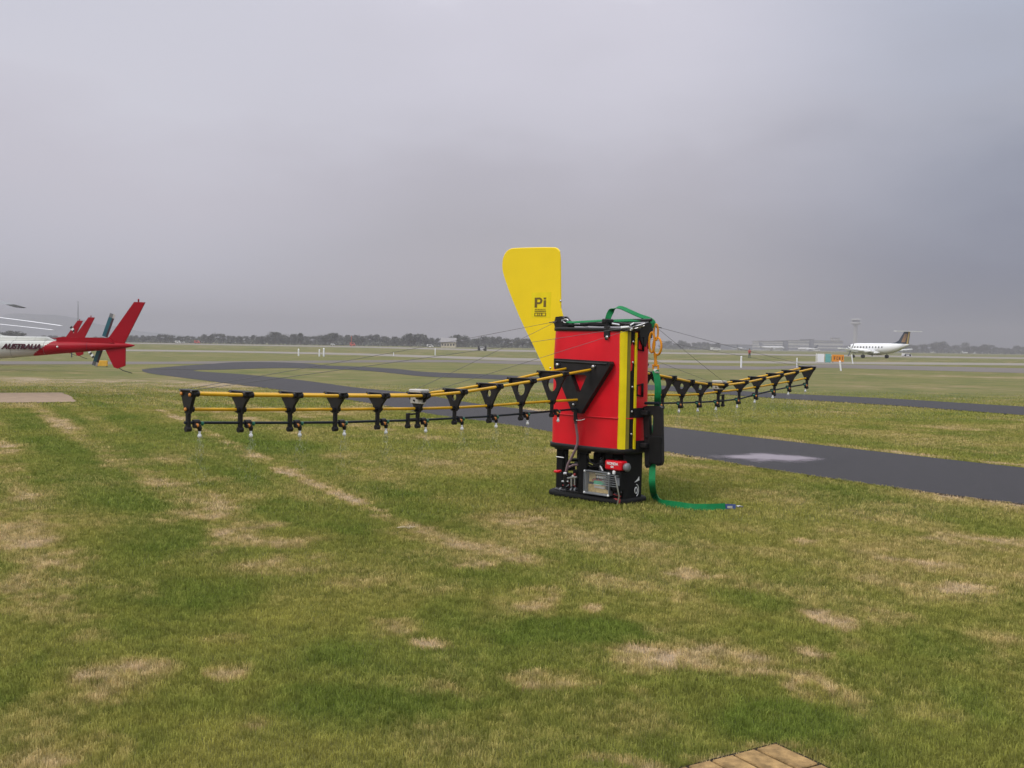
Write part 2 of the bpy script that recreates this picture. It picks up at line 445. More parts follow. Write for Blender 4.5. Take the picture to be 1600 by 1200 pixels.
def lawn_material(name, blades):
    m = bpy.data.materials.new(name); m.use_nodes = True
    n, l = m.node_tree.nodes, m.node_tree.links
    b = n['Principled BSDF']; b.inputs['Roughness'].default_value = .8; b.inputs['Specular IOR Level'].default_value = .2
    ad = n.new('ShaderNodeAttribute'); ad.attribute_name = 'dry'
    al = n.new('ShaderNodeAttribute'); al.attribute_name = 'lush'
    g = n.new('ShaderNodeValToRGB'); e = g.color_ramp.elements
    e[0].position = .05; e[0].color = (.215, .205, .046, 1)
    e[1].position = .95; e[1].color = (.108, .142, .022, 1)
    l.new(al.outputs['Fac'], g.inputs[0])
    s_ = n.new('ShaderNodeValToRGB'); e = s_.color_ramp.elements
    e[0].position = 0; e[0].color = (.23, .20, .055, 1)
    e[1].position = .5; e[1].color = (.32, .25, .105, 1)
    k = e.new(.95); k.color = (.45, .35, .235, 1)
    l.new(ad.outputs['Fac'], s_.inputs[0])
    f = n.new('ShaderNodeMapRange'); f.inputs[1].default_value = .12; f.inputs[2].default_value = .75; f.interpolation_type = 'SMOOTHSTEP'
    mix = n.new('ShaderNodeMix'); mix.data_type = 'RGBA'
    l.new(g.outputs[0], mix.inputs[6]); l.new(s_.outputs[0], mix.inputs[7])
    last = mix.outputs[2]
    if blades:
        ar = n.new('ShaderNodeAttribute'); ar.attribute_name = 'rnd'
        a1 = n.new('ShaderNodeMath'); a1.operation = 'MULTIPLY_ADD'; a1.inputs[1].default_value = .36; 
        l.new(ar.outputs['Fac'], a1.inputs[0])
        a2 = n.new('ShaderNodeMath'); a2.operation = 'SUBTRACT'; a2.inputs[1].default_value = .18
        l.new(ad.outputs['Fac'], a1.inputs[2]); l.new(a1.outputs[0], a2.inputs[0]); l.new(a2.outputs[0], f.inputs[0])
        h = n.new('ShaderNodeHueSaturation')
        hv = n.new('ShaderNodeMapRange'); hv.inputs[3].default_value = .93; hv.inputs[4].default_value = 2.0
        l.new(ar.outputs['Fac'], hv.inputs[0]); l.new(hv.outputs[0], h.inputs['Value']); l.new(last, h.inputs['Color']); last = h.outputs[0]
        tr = n.new('ShaderNodeBsdfTranslucent'); mxs = n.new('ShaderNodeMixShader'); mxs.inputs[0].default_value = .3
        l.new(last, tr.inputs[0]); l.new(b.outputs[0], mxs.inputs[1]); l.new(tr.outputs[0], mxs.inputs[2])
        l.new(mxs.outputs[0], n['Material Output'].inputs[0])
    else:
        t = n.new('ShaderNodeTexCoord')
        z = n.new('ShaderNodeTexNoise'); z.inputs['Scale'].default_value = 9; z.inputs['Detail'].default_value = 12; z.inputs['Roughness'].default_value = .75
        l.new(t.outputs['Object'], z.inputs[0])
        # stretched tufts
        mp = n.new('ShaderNodeMapping'); mp.inputs['Scale'].default_value = (1, .6, 1)
        z2 = n.new('ShaderNodeTexNoise'); z2.inputs['Scale'].default_value = 60; z2.inputs['Detail'].default_value = 6
        l.new(t.outputs['Object'], mp.inputs[0]); l.new(mp.outputs[0], z2.inputs[0])
        # broad colour drift far out, where one no longer sees single patches
        mp3 = n.new('ShaderNodeMapping'); mp3.inputs['Scale'].default_value = (.25, 1, 1)
        z3 = n.new('ShaderNodeTexNoise'); z3.inputs['Scale'].default_value = .12; z3.inputs['Detail'].default_value = 5
        l.new(t.outputs['Object'], mp3.inputs[0]); l.new(mp3.outputs[0], z3.inputs[0])
        sm = n.new('ShaderNodeMath'); sm.operation = 'MULTIPLY_ADD'; sm.inputs[1].default_value = .55
        l.new(z.outputs[0], sm.inputs[0]); l.new(ad.outputs['Fac'], sm.inputs[2])
        sm2 = n.new('ShaderNodeMath'); sm2.operation = 'MULTIPLY_ADD'; sm2.inputs[1].default_value = .35
        l.new(z3.outputs[0], sm2.inputs[0]); l.new(sm.outputs[0], sm2.inputs[2])
        sb = n.new('ShaderNodeMath'); sb.operation = 'SUBTRACT'; sb.inputs[1].default_value = .45
        l.new(sm2.outputs[0], sb.inputs[0]); l.new(sb.outputs[0], f.inputs[0])
        h = n.new('ShaderNodeHueSaturation')
        hv = n.new('ShaderNodeMapRange'); hv.inputs[1].default_value = .3; hv.inputs[2].default_value = .7; hv.inputs[3].default_value = .42; hv.inputs[4].default_value = .76
        l.new(z2.outputs[0], hv.inputs[0]); l.new(hv.outputs[0], h.inputs['Value']); l.new(last, h.inputs['Color']); last = h.outputs[0]
        bp = n.new('ShaderNodeBump'); bp.inputs['Strength'].default_value = .7; bp.inputs['Distance'].default_value = .02
        l.new(z2.outputs[0], bp.inputs['Height']); l.new(bp.outputs[0], b.inputs['Normal'])
    l.new(f.outputs[0], mix.inputs[0])
    l.new(last, b.inputs['Base Color'])
    return m
M['lawn'] = lawn_material('lawn_ground', False)
M['blade'] = lawn_material('grass_blade', True)

# ------------------------------------------------------------------ the ground, one sheet to the horizon
ys = np.concatenate([np.linspace(-60, 1.5, 14), np.geomspace(2.0, 120, 400), np.geomspace(125, 5200, 55)])
ks = np.concatenate([[-9, -5, -3, -2.1, -1.6], np.linspace(-1.25, 1.25, 380), [1.6, 2.1, 3, 5, 9]])
wid = np.maximum(ys + 5, 0) + np.where(ys < 3, 40 * sstep(0, 1, (3 - ys) / 5), 0)
gx = wid[:, None] * ks[None, :]; gy = np.repeat(ys[:, None], len(ks), 1)
gz = -0.018 * fbm(gx * 1.3, gy * 1.3, 5, 3) * (1 - sstep(25, 45, gy)) - 0.004
nr, nc = gx.shape
me = bpy.data.meshes.new('ground')
me.vertices.add(nr * nc); me.vertices.foreach_set('co', np.stack([gx, gy, gz], -1).ravel())
i0 = (np.arange(nr - 1)[:, None] * nc + np.arange(nc - 1)[None, :]).ravel()
quad = np.stack([i0, i0 + 1, i0 + nc + 1, i0 + nc], -1)
me.loops.add(quad.size); me.loops.foreach_set('vertex_index', quad.ravel())
me.polygons.add(len(quad)); me.polygons.foreach_set('loop_start', np.arange(len(quad)) * 4); me.polygons.foreach_set('loop_total', np.full(len(quad), 4))
me.update(calc_edges=True)
dr, lu = lawn(gx.ravel(), gy.ravel())
for nm, arr in (('dry', dr), ('lush', lu)):
    a = me.attributes.new(nm, 'FLOAT', 'POINT'); a.data.foreach_set('value', arr.astype(np.float32))
me.materials.append(M['lawn'])
ground = bpy.data.objects.new('ground', me); COL.objects.link(ground); ground['kind'] = 'structure'

# ------------------------------------------------------------------ roads and strips
def asphalt(name, col, rough, var=.2, sc=3.):
    m = mat(name, col, rough, var=var, scale=sc, bump=.5, spec=.13)
    return m
M['asphalt'] = mat('asphalt', (.027, .025, .028), .66, var=.4, scale=9, bump=.8, spec=.17)
M['runway'] = asphalt('far_runway', (.215, .195, .17), .8, .08, .05)
M['taxi'] = asphalt('far_taxiway', (.135, .12, .11), .8, .1, .05)
M['pad'] = asphalt('pad', (.25, .185, .13), .85, .15, 3)
M['soil_and_shade'] = asphalt('dark_soil_and_shade', (.022, .016, .012), .9, .3, 12)  # soil under the pavers, and the painted shade along the road edge
M['dirt'] = asphalt('bare_dirt', (.20, .155, .10), .9, .3, 12)
M['puddle'] = mat('wet_film_sheen', (.24, .20, .235), .3, var=.05)  # pale base colour paints the sky's reflection in the wet film
def wob(pts, amp, step, seed):
    """subdivide an outline and make its edge uneven"""
    out = []; q = random.Random(seed)
    for i in range(len(pts)):
        a, b = pts[i], pts[(i + 1) % len(pts)]
        L = (b - a).length; n = max(1, min(90, int(L / step)))
        nrm = Vector((-(b - a).y, (b - a).x, 0)).normalized()
        for k in range(n):
            out.append(a.lerp(b, k / n) + nrm * (q.uniform(-1, 1) * amp if k else 0))
    return out
def strip(name, pix, mt, z, amp=0., step=.4, seed=1, kind='structure', **pr):
    pts = [G(x, y) for x, y in pix]
    for p in pts: p.z = z
    if amp: pts = wob(pts, amp, step, seed)
    b = MB(); b.add(pts, [list(range(len(pts)))], mt)
    me_ = b.build(name, kind=kind, **pr)
    return me_, pts
def curve_pix(pts, n=6):
    """Catmull-Rom through pixel points"""
    out = []
    for i in range(len(pts) - 1):
        p0 = pts[max(i - 1, 0)]; p1 = pts[i]; p2 = pts[i + 1]; p3 = pts[min(i + 2, len(pts) - 1)]
        for k in range(n):
            t = k / n
            out.append(tuple(.5 * ((2 * p1[a]) + (-p0[a] + p2[a]) * t + (2 * p0[a] - 5 * p1[a] + 4 * p2[a] - p3[a]) * t * t + (-p0[a] + 3 * p1[a] - 3 * p2[a] + p3[a]) * t ** 3) for a in (0, 1)))
    out.append(pts[-1])
    return out
# near road: loops in from the left bend and runs out past the machine to the right
near_low = curve_pix([(222, 577), (232, 583), (300, 592), (380, 602), (480, 615), (600, 634), (684, 649), (780, 662), (862, 675), (950, 690), (1040, 706), (1200, 733), (1400, 762), (1600, 788), (1900, 826)])
near_up = curve_pix([(1900, 762), (1600, 731), (1400, 709), (1200, 686), (1040, 667), (900, 650), (821, 640), (732, 629), (650, 615), (560, 606), (470, 594), (380, 585), (306, 580), (312, 578)])
far_low = curve_pix([(312, 578), (352, 577.5), (420, 575.5), (480, 575.5), (560, 578.5), (621, 584), (670, 588.6), (800, 594), (950, 606), (1100, 614), (1206, 622), (1400, 634), (1600, 649), (1900, 672)])
far_up = curve_pix([(1900, 650), (1600, 635.5), (1400, 623.5), (1206, 614), (1100, 607), (950, 597), (800, 587), (670, 581.5), (621, 576.5), (560, 573), (510, 571), (480, 568), (430, 566), (370, 566), (330, 568.5), (260, 573.5), (222, 577)])
RD = {}
_, RD['n'] = strip('road', near_low + near_up[:-1] , 'asphalt', 0.004, .03, .35, 4)
_, RD['f'] = strip('taxi_path', far_low + far_up[:-1] + [], 'asphalt', 0.0065, .04, .5, 5)
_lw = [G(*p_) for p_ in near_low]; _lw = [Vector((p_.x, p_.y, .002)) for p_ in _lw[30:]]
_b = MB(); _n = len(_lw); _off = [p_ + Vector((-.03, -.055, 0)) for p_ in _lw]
_b.add(_lw + _off, [(i, i + 1, _n + i + 1, _n + i) for i in range(_n - 1)], 'soil_and_shade'); _b.build('edge_shade', kind='structure')  # dark strip painting the shade of overhanging grass on the road's near edge
strip('path', [(-300, 560), (0, 564.4), (240, 565.2), (420, 564), (560, 563), (702, 562.2), (900, 566), (1120, 571.5), (1200, 573), (1290, 569), (1600, 575.5), (1900, 582), (1900, 590), (1600, 583), (1290, 574.5), (1190, 577.5), (1120, 577.5), (900, 571.5), (702, 566), (560, 566.4), (420, 567.8), (240, 569), (0, 569.4), (-300, 567)], 'taxi', .004)
strip('taxiway', [(-300, 542), (240, 546.4), (400, 548.8), (560, 552), (800, 559.5), (1100, 563.6), (1600, 567.5), (1900, 570), (1900, 573.5), (1600, 571), (1100, 567), (800, 563.6), (560, 555), (400, 551.4), (240, 549), (-300, 545)], 'runway', .004)
strip('runway', [(-300, 529.8), (0, 532), (240, 536.0), (400, 538.6), (560, 541.2), (800, 546.6), (1120, 551.6), (1600, 558.5), (2000, 564), (2000, 566.5), (1600, 561), (1120, 554), (800, 549.4), (560, 543), (400, 540.2), (240, 537.6), (0, 533.3), (-300, 531.3)], 'runway', .004)
_, RD['p'] = strip('pad', [(-200, 614.5), (97, 613.5), (112, 620), (119, 628), (60, 629), (-200, 630)], 'pad', .004, .03, .3, 9)
# brown, drier turf beside the strips is only lawn colour; wet film left by the spray on the road
pc_ = G(1205, 715.5)
_b = MB(); _b.add([Vector((math.cos(t) * 1.05, math.sin(t) * .9, 0)) for t in np.linspace(0, 2 * math.pi, 41)[:-1]], [list(range(40))], 'puddle')
_o = _b.build('puddle', kind='structure'); _o.location = (pc_.x, pc_.y, .0072); _o.rotation_euler = (0, 0, -.32)
_n, _l = M['puddle'].node_tree.nodes, M['puddle'].node_tree.links
_t = _n.new('ShaderNodeTexCoord'); _mp = _n.new('ShaderNodeMapping'); _mp.inputs['Scale'].default_value = (.95, 1.2, 1)
_g = _n.new('ShaderNodeVectorMath'); _g.operation = 'LENGTH'; _z = _n.new('ShaderNodeTexNoise'); _z.inputs['Scale'].default_value = 1.6; _z.inputs['Detail'].default_value = 3
_l.new(_t.outputs['Object'], _mp.inputs[0]); _l.new(_mp.outputs[0], _g.inputs[0]); _l.new(_t.outputs['Object'], _z.inputs[0])
_a = _n.new('ShaderNodeMath'); _a.operation = 'MULTIPLY_ADD'; _a.inputs[1].default_value = 1.25; _l.new(_z.outputs[0], _a.inputs[0]); _l.new(_g.outputs['Value'], _a.inputs[2])
_r = _n.new('ShaderNodeMapRange'); _r.interpolation_type = 'SMOOTHSTEP'; _r.inputs[1].default_value = .95; _r.inputs[2].default_value = 1.45; _r.inputs[3].default_value = .85; _r.inputs[4].default_value = 0
_l.new(_a.outputs[0], _r.inputs[0]); _l.new(_r.outputs[0], _n['Principled BSDF'].inputs['Alpha'])

# ------------------------------------------------------------------ clay pavers, bottom right
pv = [G(x, y) for x, y in ((1034, 1210), (1212, 1164), (1302, 1200))]
e1 = (pv[1] - pv[0]).normalized(); e2 = Vector((e1.y, -e1.x, 0))
if (pv[2] - pv[1]).dot(e2) < 0: e2 = -e2
b = MB()
BWd, BL = .118, .235
org = pv[1]
for i in range(0, 14):
    for j in range(0, 5):
        if i > 10 and j > 3: continue
        c = org - e1 * (BWd * (i + .5)) + e2 * (BL * (j + .5) - (BL * .0)) + Vector((0, 0, -.012))
        if i == 0 and j % 2: pass
        rot = Matrix((e1, e2, Vector((0, 0, 1)))).transposed()
        rot = rot @ Matrix.Rotation(rnd.uniform(-.012, .012), 3, 'Z')
        b.box(c + Vector((0, 0, rnd.uniform(-.003, .002))), (BWd - .013, BL - .013, .05), 'brick', rot=rot, bev=.004)
b.build('paving', kind='structure')
cc = [org + e1 * .018 - e2 * .016, org + e1 * .018 + e2 * 1.2, org - e1 * 1.67 + e2 * 1.2, org - e1 * 1.67 - e2 * .016]
for p in cc: p.z = .002
b = MB(); b.add(cc, [[0, 1, 2, 3]], 'soil_and_shade'); b.build('bedding', kind='structure')

# ------------------------------------------------------------------ grass blades
def inside(x, y, poly):
    n = len(poly); res = np.zeros(len(x), bool)
    px = np.array([p.x for p in poly]); py = np.array([p.y for p in poly])
    j = n - 1
    for i in range(n):
        c = ((py[i] > y) != (py[j] > y)) & (x < (px[j] - px[i]) * (y - py[i]) / (py[j] - py[i] + 1e-12) + px[i])
        res ^= c; j = i
    return res
RIG_C = Vector((.92, 10.85, 0))
RIG_A = math.atan2(-.67, .74)
def make_grass():
    rs = np.random.RandomState(5)
    X = []; Y = []; WD = []; HT = []
    for (y0, y1, dens, w, h) in ((2.7, 4.6, 14000, .0028, .010), (4.6, 6.5, 10000, .0034, .012), (6.5, 9.5, 5200, .0046, .014), (9.5, 15, 2300, .007, .016), (15, 24, 1000, .010, .018), (24, 42, 260, .016, .019)):
        area = (y1 - y0) * (.56 * (y0 + y1) + .9)
        n = int(area * dens)
        y = y0 + (y1 - y0) * rs.rand(n * 2); x = (rs.rand(n * 2) * 2 - 1) * (.56 * y1 + .6)
        k = np.abs(x) < .56 * y + .5
        x, y = x[k], y[k]
        X.append(x); Y.append(y); WD.append(np.full(len(x), w)); HT.append(np.full(len(x), h))
    x = np.concatenate(X); y = np.concatenate(Y); w = np.concatenate(WD); h = np.concatenate(HT)
    k = rs.rand(len(x)) < 1 - sstep(24, 42, y)
    k &= ~inside(x, y, RD['n']) & ~inside(x, y, RD['p']) & ~inside(x, y, RD['f'])
    pave = [org + e1 * .0, org + e2 * 1.2, org - e1 * 1.6 + e2 * 1.2, org - e1 * 1.6]
    k &= ~inside(x, y, pave)
    ca, sa = math.cos(-RIG_A), math.sin(-RIG_A)
    lx = (x - RIG_C.x) * ca - (y - RIG_C.y) * sa; ly = (x - RIG_C.x) * sa + (y - RIG_C.y) * ca
    k &= ~((np.abs(lx) < .5) & (np.abs(ly) < .23))
    x, y, w, h = x[k], y[k], w[k], h[k]
    d, l = lawn(x, y)
    tuft = fbm(x * 14, y * 14, 91, 2)
    h = h * (.45 + .9 * rs.rand(len(x))) * (.55 + .9 * tuft) * (1.15 - .75 * sstep(.5, 1, d)) * (.8 + .5 * l)
    keep = rs.rand(len(x)) < (1 - .55 * sstep(.65, 1, d))
    x, y, w, h, d, l = (q[keep] for q in (x, y, w, h, d, l))
    n = len(x)
    t = rs.rand(n) * 2 * np.pi; lean = (.5 + 1.4 * rs.rand(n)) * h; td = rs.rand(n) * 2 * np.pi
    z0 = -.022
    dx, dy = np.cos(t) * w / 2, np.sin(t) * w / 2
    mx_, my_ = x + np.cos(td) * lean * .35, y + np.sin(td) * lean * .35
    tx, ty = x + np.cos(td) * lean, y + np.sin(td) * lean
    V = np.stack([np.stack([x - dx, y - dy, np.full(n, z0)], -1), np.stack([x + dx, y + dy, np.full(n, z0)], -1),
                  np.stack([mx_ + dx * .8, my_ + dy * .8, h * .65], -1), np.stack([mx_ - dx * .8, my_ - dy * .8, h * .65], -1),
                  np.stack([tx, ty, h], -1)], 1)
    me = bpy.data.meshes.new('grass')
    me.vertices.add(n * 5); me.vertices.foreach_set('co', V.astype(np.float32).ravel())
    base = np.arange(n)[:, None] * 5
    li = np.concatenate([base + np.array([[0, 1, 2, 3]]), base + np.array([[3, 2, 4]])], 1)
    me.loops.add(n * 7); me.loops.foreach_set('vertex_index', li.ravel().astype(np.int32))
    ls = (np.arange(n)[:, None] * 7 + np.array([[0, 4]])).ravel()
    me.polygons.add(n * 2); me.polygons.foreach_set('loop_start', ls.astype(np.int32)); me.polygons.foreach_set('loop_total', np.tile([4, 3], n).astype(np.int32))
    me.update(calc_edges=True)
    tn = fbm(x * 22, y * 22, 133, 2)
    r_ = np.clip(.5 * rs.rand(n) + .5 * ((tn - .5) * 2.2 + .5), 0, 1)
    for nm, arr in (('dry', d), ('lush', l), ('rnd', r_)):
        a = me.attributes.new(nm, 'FLOAT', 'POINT'); a.data.foreach_set('value', np.repeat(arr, 5).astype(np.float32))
    me.materials.append(M['blade'])
    o = bpy.data.objects.new('grass', me); COL.objects.link(o)
    o['kind'] = 'stuff'; o['label'] = 'short mown lawn with green and straw coloured blades'; o['category'] = 'grass'
    print('blades', n)
make_grass()

# ================================================================== the spraying machine
RIG = Matrix.Translation(RIG_C) @ Matrix.Rotation(.010, 4, 'Y') @ Matrix.Rotation(RIG_A, 4, 'Z')
RI = RIG.inverted()
rig = thing('spray_rig', 'red and black spraying machine with yellow tail fin and two long nozzle booms', 'spraying machine', mw=RIG)
def onplane(px, py, axis, val):
    """point of the machine's own plane (local axis = val) seen there"""
    o = RI @ CP; d = RI.to_3x3() @ ray(px, py)
    t = (val - o[axis]) / d[axis]
    return o + d * t
HA, HB, CR = .50, .235, .13
def outline(n=64, a=HA, b=HB, r=CR, off=0.):
    """rounded rectangle by its running length s in 0..1, starting at the middle of the +x side, going round by -y (the side seen)"""
    a += off; b += off; r += off
    pts = []
    def line(x0, x1, y):
        for k in range(1, 14): pts.append((x0 + (x1 - x0) * k / 14, y))
    def arc(cx, cy, t0, t1, m=8):
        for k in range(m + 1):
            t = t0 + (t1 - t0) * k / m
            pts.append((cx + r * math.cos(t), cy + r * math.sin(t)))
    arc(a - r, -(b - r), 0, -math.pi / 2); line(a - r, -(a - r), -b); arc(-(a - r), -(b - r), -math.pi / 2, -math.pi)
    arc(-(a - r), b - r, math.pi, math.pi / 2); line(-(a - r), a - r, b); arc(a - r, b - r, math.pi / 2, 0)
    pts = [(x, y * (1 + .17 * (1 - min(1, (x / a) ** 2)))) for x, y in pts]
    L = [0]
    for i in range(len(pts)):
        p, q = pts[i], pts[(i + 1) % len(pts)]
        L.append(L[-1] + math.hypot(q[0] - p[0], q[1] - p[1]))
    def at_(s_):
        d = (s_ % 1) * L[-1]
        for i in range(len(pts)):
            if L[i + 1] >= d:
                t = (d - L[i]) / max(1e-9, L[i + 1] - L[i]); p, q = pts[i], pts[(i + 1) % len(pts)]
                return (p[0] + (q[0] - p[0]) * t, p[1] + (q[1] - p[1]) * t)
        return pts[0]
    return at_
AT = outline()
def s_of(px, z, lo=-.10, hi=.5):
    best = None
    for k in range(601):
        s_ = lo + (hi - lo) * k / 600
        x, y = AT(s_); q = proj(RIG @ Vector((x, y, z)))[0]
        if best is None or abs(q - px) < best[0]: best = (abs(q - px), s_)
    return best[1]
def taper(z):      # the skin is a little wider at its foot
    return 1 + .028 * (1 - min(1, max(0, (z - .56) / 1.24)))
def ring(z, off=0., n=72, sc=None, a=HA, b=HB, r=CR):
    f = outline(a=a, b=b, r=r, off=off); k = sc if sc else taper(z)
    return [Vector((f(i / n)[0] * k, f(i / n)[1] * k, z)) for i in range(n)]
def patch(mb, s0, s1, z0, z1, off, mt, th=.008, n=None):
    n = n or max(2, int((s1 - s0) * 60)); fo = outline(off=off); fi = outline(off=off - th)
    def P_(f, s_, z):
        k = taper(z); return Vector((f(s_)[0] * k, f(s_)[1] * k, z))
    rings = []
    for i in range(n + 1):
        s_ = s0 + (s1 - s0) * i / n
        rings.append([P_(fo, s_, z0), P_(fo, s_, z1), P_(fi, s_, z1), P_(fi, s_, z0)])
    mb.loft(rings, mt, smooth=False)
ZB, ZT = .565, 1.772
# --- red skin with its welt and slight sag
b = MB()
rings = []
for k in range(25):
    z = ZB + (ZT - ZB) * k / 24
    f = outline(); rg = []
    for i in range(96):
        s_ = i / 96; x, y = f(s_)
        d_ = .007 * math.sin(z * 7 + s_ * 34) * math.sin(z * 3) + .005 * math.sin(s_ * 55 + z * 4) + .006 * math.sin(z * 5.1 + 1)
        kk = taper(z) * (1 + d_ * .9)
        rg.append(Vector((x * kk, y * kk, z)))
    rings.append(rg)
b.loft(rings, 'red')
tank = b.build('tank', rig)
b = MB()
b.loft([ring(.872, .003), ring(.874, .010), ring(.882, .010), ring(.884, .003)], 'red', cap=False)
b.build('welt', rig)
# --- top and bottom black rims
b = MB(); b.loft([ring(ZT - .012, .006), ring(ZT - .008, .014), ring(ZT + .022, .014), ring(ZT + .026, .008)], 'black'); b.build('rim', rig)
b = MB(); b.loft([ring(ZB - .05, .0, sc=1.03), ring(ZB - .046, .012, sc=1.03), ring(ZB, .014, sc=1.03), ring(ZB + .004, .010, sc=1.03)], 'black'); b.build('rim', rig)
# --- vertical strips of the fill track
zm = 1.2
s965, s976, s983, s989, s993 = (s_of(p, zm) for p in (966.5, 976.5, 983, 989.3, 991.6))
b = MB(); patch(b, s976, s965, ZB + .0, ZT - .01, .016, 'strip', .02); b.build('trim_strip', rig)
b = MB(); patch(b, s983, s976, ZB + .0, ZT - .01, .008, 'olive', .012); b.build('trim_strip', rig)
b = MB(); patch(b, s989, s983, ZB - .0, ZT - .012, .004, 'blackm', .01)
for z in (.72, .95, 1.2, 1.45, 1.66):
    f = outline(off=.008); x, y = f((s989 + s983) / 2)
    b.ball((x * taper(z), y * taper(z), z), .011, 'steel')
b.build('track', rig)
b = MB(); patch(b, s993, s989, ZB + .0, ZT - .02, .018, 'strip', .02); b.build('trim_strip', rig)
# --- black D-shaped handles on the near side
def handle(px, y0, y1, w=.05):
    b = MB()
    s_ = s_of(px, 1.2); f = outline(off=.012)
    z0 = onplane(px, y1, 0, HA).z; z1 = onplane(px, y0, 0, HA).z
    x0, y0_ = f(s_); x1, y1_ = f(s_ + .036)
    k = taper((z0 + z1) / 2)
    p = [(x0 * k, y0_ * k, z0), (x0 * k, y0_ * k, z1), (x1 * k, y1_ * k, z1 - .015), (x1 * k, y1_ * k, z0 + .015)]
    b.tube(p, .015, 'blackm', closed=True, seg=6)
    return b
for yy in ((527, 548), (600, 619)):
    handle(1001, *yy).build('handle', rig)
# --- lid frame and lifting brackets
b = MB()
b.box((.17, -.10, ZT + .066), (.62, .05, .035), 'black', bev=.006)
b.box((.17, .12, ZT + .066), (.62, .05, .035), 'black', bev=.006)
b.box((-.12, 0, ZT + .062), (.08, .34, .03), 'black', bev=.006)
b.box((-.33, -.03, ZT + .055), (.2, .2, .02), 'blackm', bev=.004)
b.build('lid_frame', rig)
b = MB()
TP = [onplane(x, y, 1, -.06) for x, y in ((955, 502.5), (1018, 500))]
b.tube([TP[0], TP[1]], .016, 'black', seg=10)
b.tube([onplane(948, 531, 1, -HB - .02), onplane(948, 505, 1, -HB - .02)], .02, 'black')
b.box(onplane(948.5, 518, 1, -HB - .03), (.075, .03, .12), 'black', bev=.01)
b.box(onplane(949.5, 502, 1, -HB + .02), (.06, .14, .05), 'black', bev=.01)
b.lathe([(.0, 0), (.016, 0), (.016, .012), (0, .012)], 'steel', c=onplane(949, 527, 1, -HB - .047), axis=(0, -1, 0))
b.build('lug', rig)
# rear bracket with shackle
b = MB()
pts = [onplane(x, y, 1, -.05) for x, y in ((868, 495), (878, 494), (882, 499), (888, 505), (889, 513), (874, 514), (869, 520), (865.5, 505))]
b.prism(pts, (0, .03, 0), 'black'); b.prism([p + Vector((0, .07, 0)) for p in pts], (0, .03, 0), 'black')
b.tube([onplane(878.5, 500.5, 1, -.09), onplane(878.5, 500.5, 1, .08)], .012, 'steel')
b.build('bracket', rig)
b = MB()
c0 = onplane(884, 501.5, 1, -.07)
b.tube([c0 + Vector((math.cos(t) * .035, 0, math.sin(t) * .02)) for t in np.linspace(0, 2 * math.pi, 13)[:-1]], .007, 'steel', closed=True, seg=6)
b.tube([onplane(889, 504, 1, -.06), onplane(895, 508.5, 1, -.1)], .008, 'steel', seg=6)
b.build('shackle', rig)
# steel clips and little shackles on the lid
b = MB()
for (x0, y0, x1, y1, mt, r_) in ((956, 506, 968, 508, 'steel', .013), (970, 512, 983, 511, 'white', .014), (985, 508, 990, 505, 'white', .008), (989, 511, 1008, 505, 'steel', .006), (992, 513.5, 1007, 509, 'steel', .006),
                            (966, 516, 990, 514, 'black', .008), (985, 515.5, 990, 513, 'white', .010), (968, 505, 986, 507, 'black', .012)):
    b.tube([onplane(x0, y0, 1, -HB - .015), onplane(x1, y1, 1, -HB + .03)], r_, mt, seg=8)
b.build('clip', rig)
# front top corner block and its strut
b = MB()
pts = [onplane(x, y, 0, HA + .02) for x, y in ((1000, 516), (1005, 507), (1016, 502), (1021, 508), (1019, 528), (1012, 531), (1010, 542), (1005, 541), (1001, 530))]
b.prism(pts, (-.05, 0, 0), 'black')
b.tube([onplane(1012.5, 528, 0, HA), onplane(1012.5, 545, 0, HA)], .011, 'blackm')
b.tube([onplane(991, 511, 1, -HB + .0), onplane(1005, 508, 0, HA)], .02, 'black')
b.build('corner_block', rig)

# --- tail fin
fin_px = [(806, 387.2), (866, 386), (872, 388), (876, 394), (876.5, 430), (877, 482), (880, 494), (873, 520), (884, 583), (853.5, 580.5), (848, 570), (838, 549), (815, 503), (797, 459), (787, 430), (784.5, 418), (785.5, 404), (790, 394), (797, 388.5)]
def smooth_closed(pts, corner):
    return pts
b = MB()
fp = [onplane(x, y, 1, .0) for x, y in fin_px]
# slight rounding of the outline by one round of corner cutting on the curved end
out = []
for i, p in enumerate(fp):
    q, r_ = fp[i - 1], fp[(i + 1) % len(fp)]
    if 4 < i < 10: out.append(p)
    else: out += [p.lerp(q, .25), p.lerp(r_, .25)]
fp = out
c = sum(fp, Vector()) / len(fp)
inn = [c + (p - c) * .985 for p in fp]
n = len(fp)
b.loft([[p + Vector((0, .004, 0)) for p in fp], [p + Vector((0, -.001, 0)) for p in fp], [p + Vector((0, -.008, 0)) for p in inn]], 'yellow', cap=True, smooth=False)
b.loft([[p + Vector((0, .012, 0)) for p in inn], [p + Vector((0, .004, 0)) for p in fp]], 'yellow', cap=True, smooth=False)
fin = b.build('fin', rig)
lc = onplane(844, 479, 1, -.0085)
tl = onplane(836, 465, 1, -.0085); br = onplane(853, 494, 1, -.0085)
wL = abs(br.x - tl.x); hL = abs(tl.z - br.z)
rt = Matrix.Rotation(math.pi / 2, 4, 'X')
sz = hL * .58 / .70
b = MB()
def lb(fx, fz, w_, h_):   # little ink bars inside the logo's box, fractions from its top left
    b.box((tl.x + wL * fx, -.0105, tl.z - hL * fz), (wL * w_, .002, hL * h_), 'ink')
lb(.10, .27, .22, .54); lb(.88, .33, .22, .36); lb(.88, .055, .22, .10)
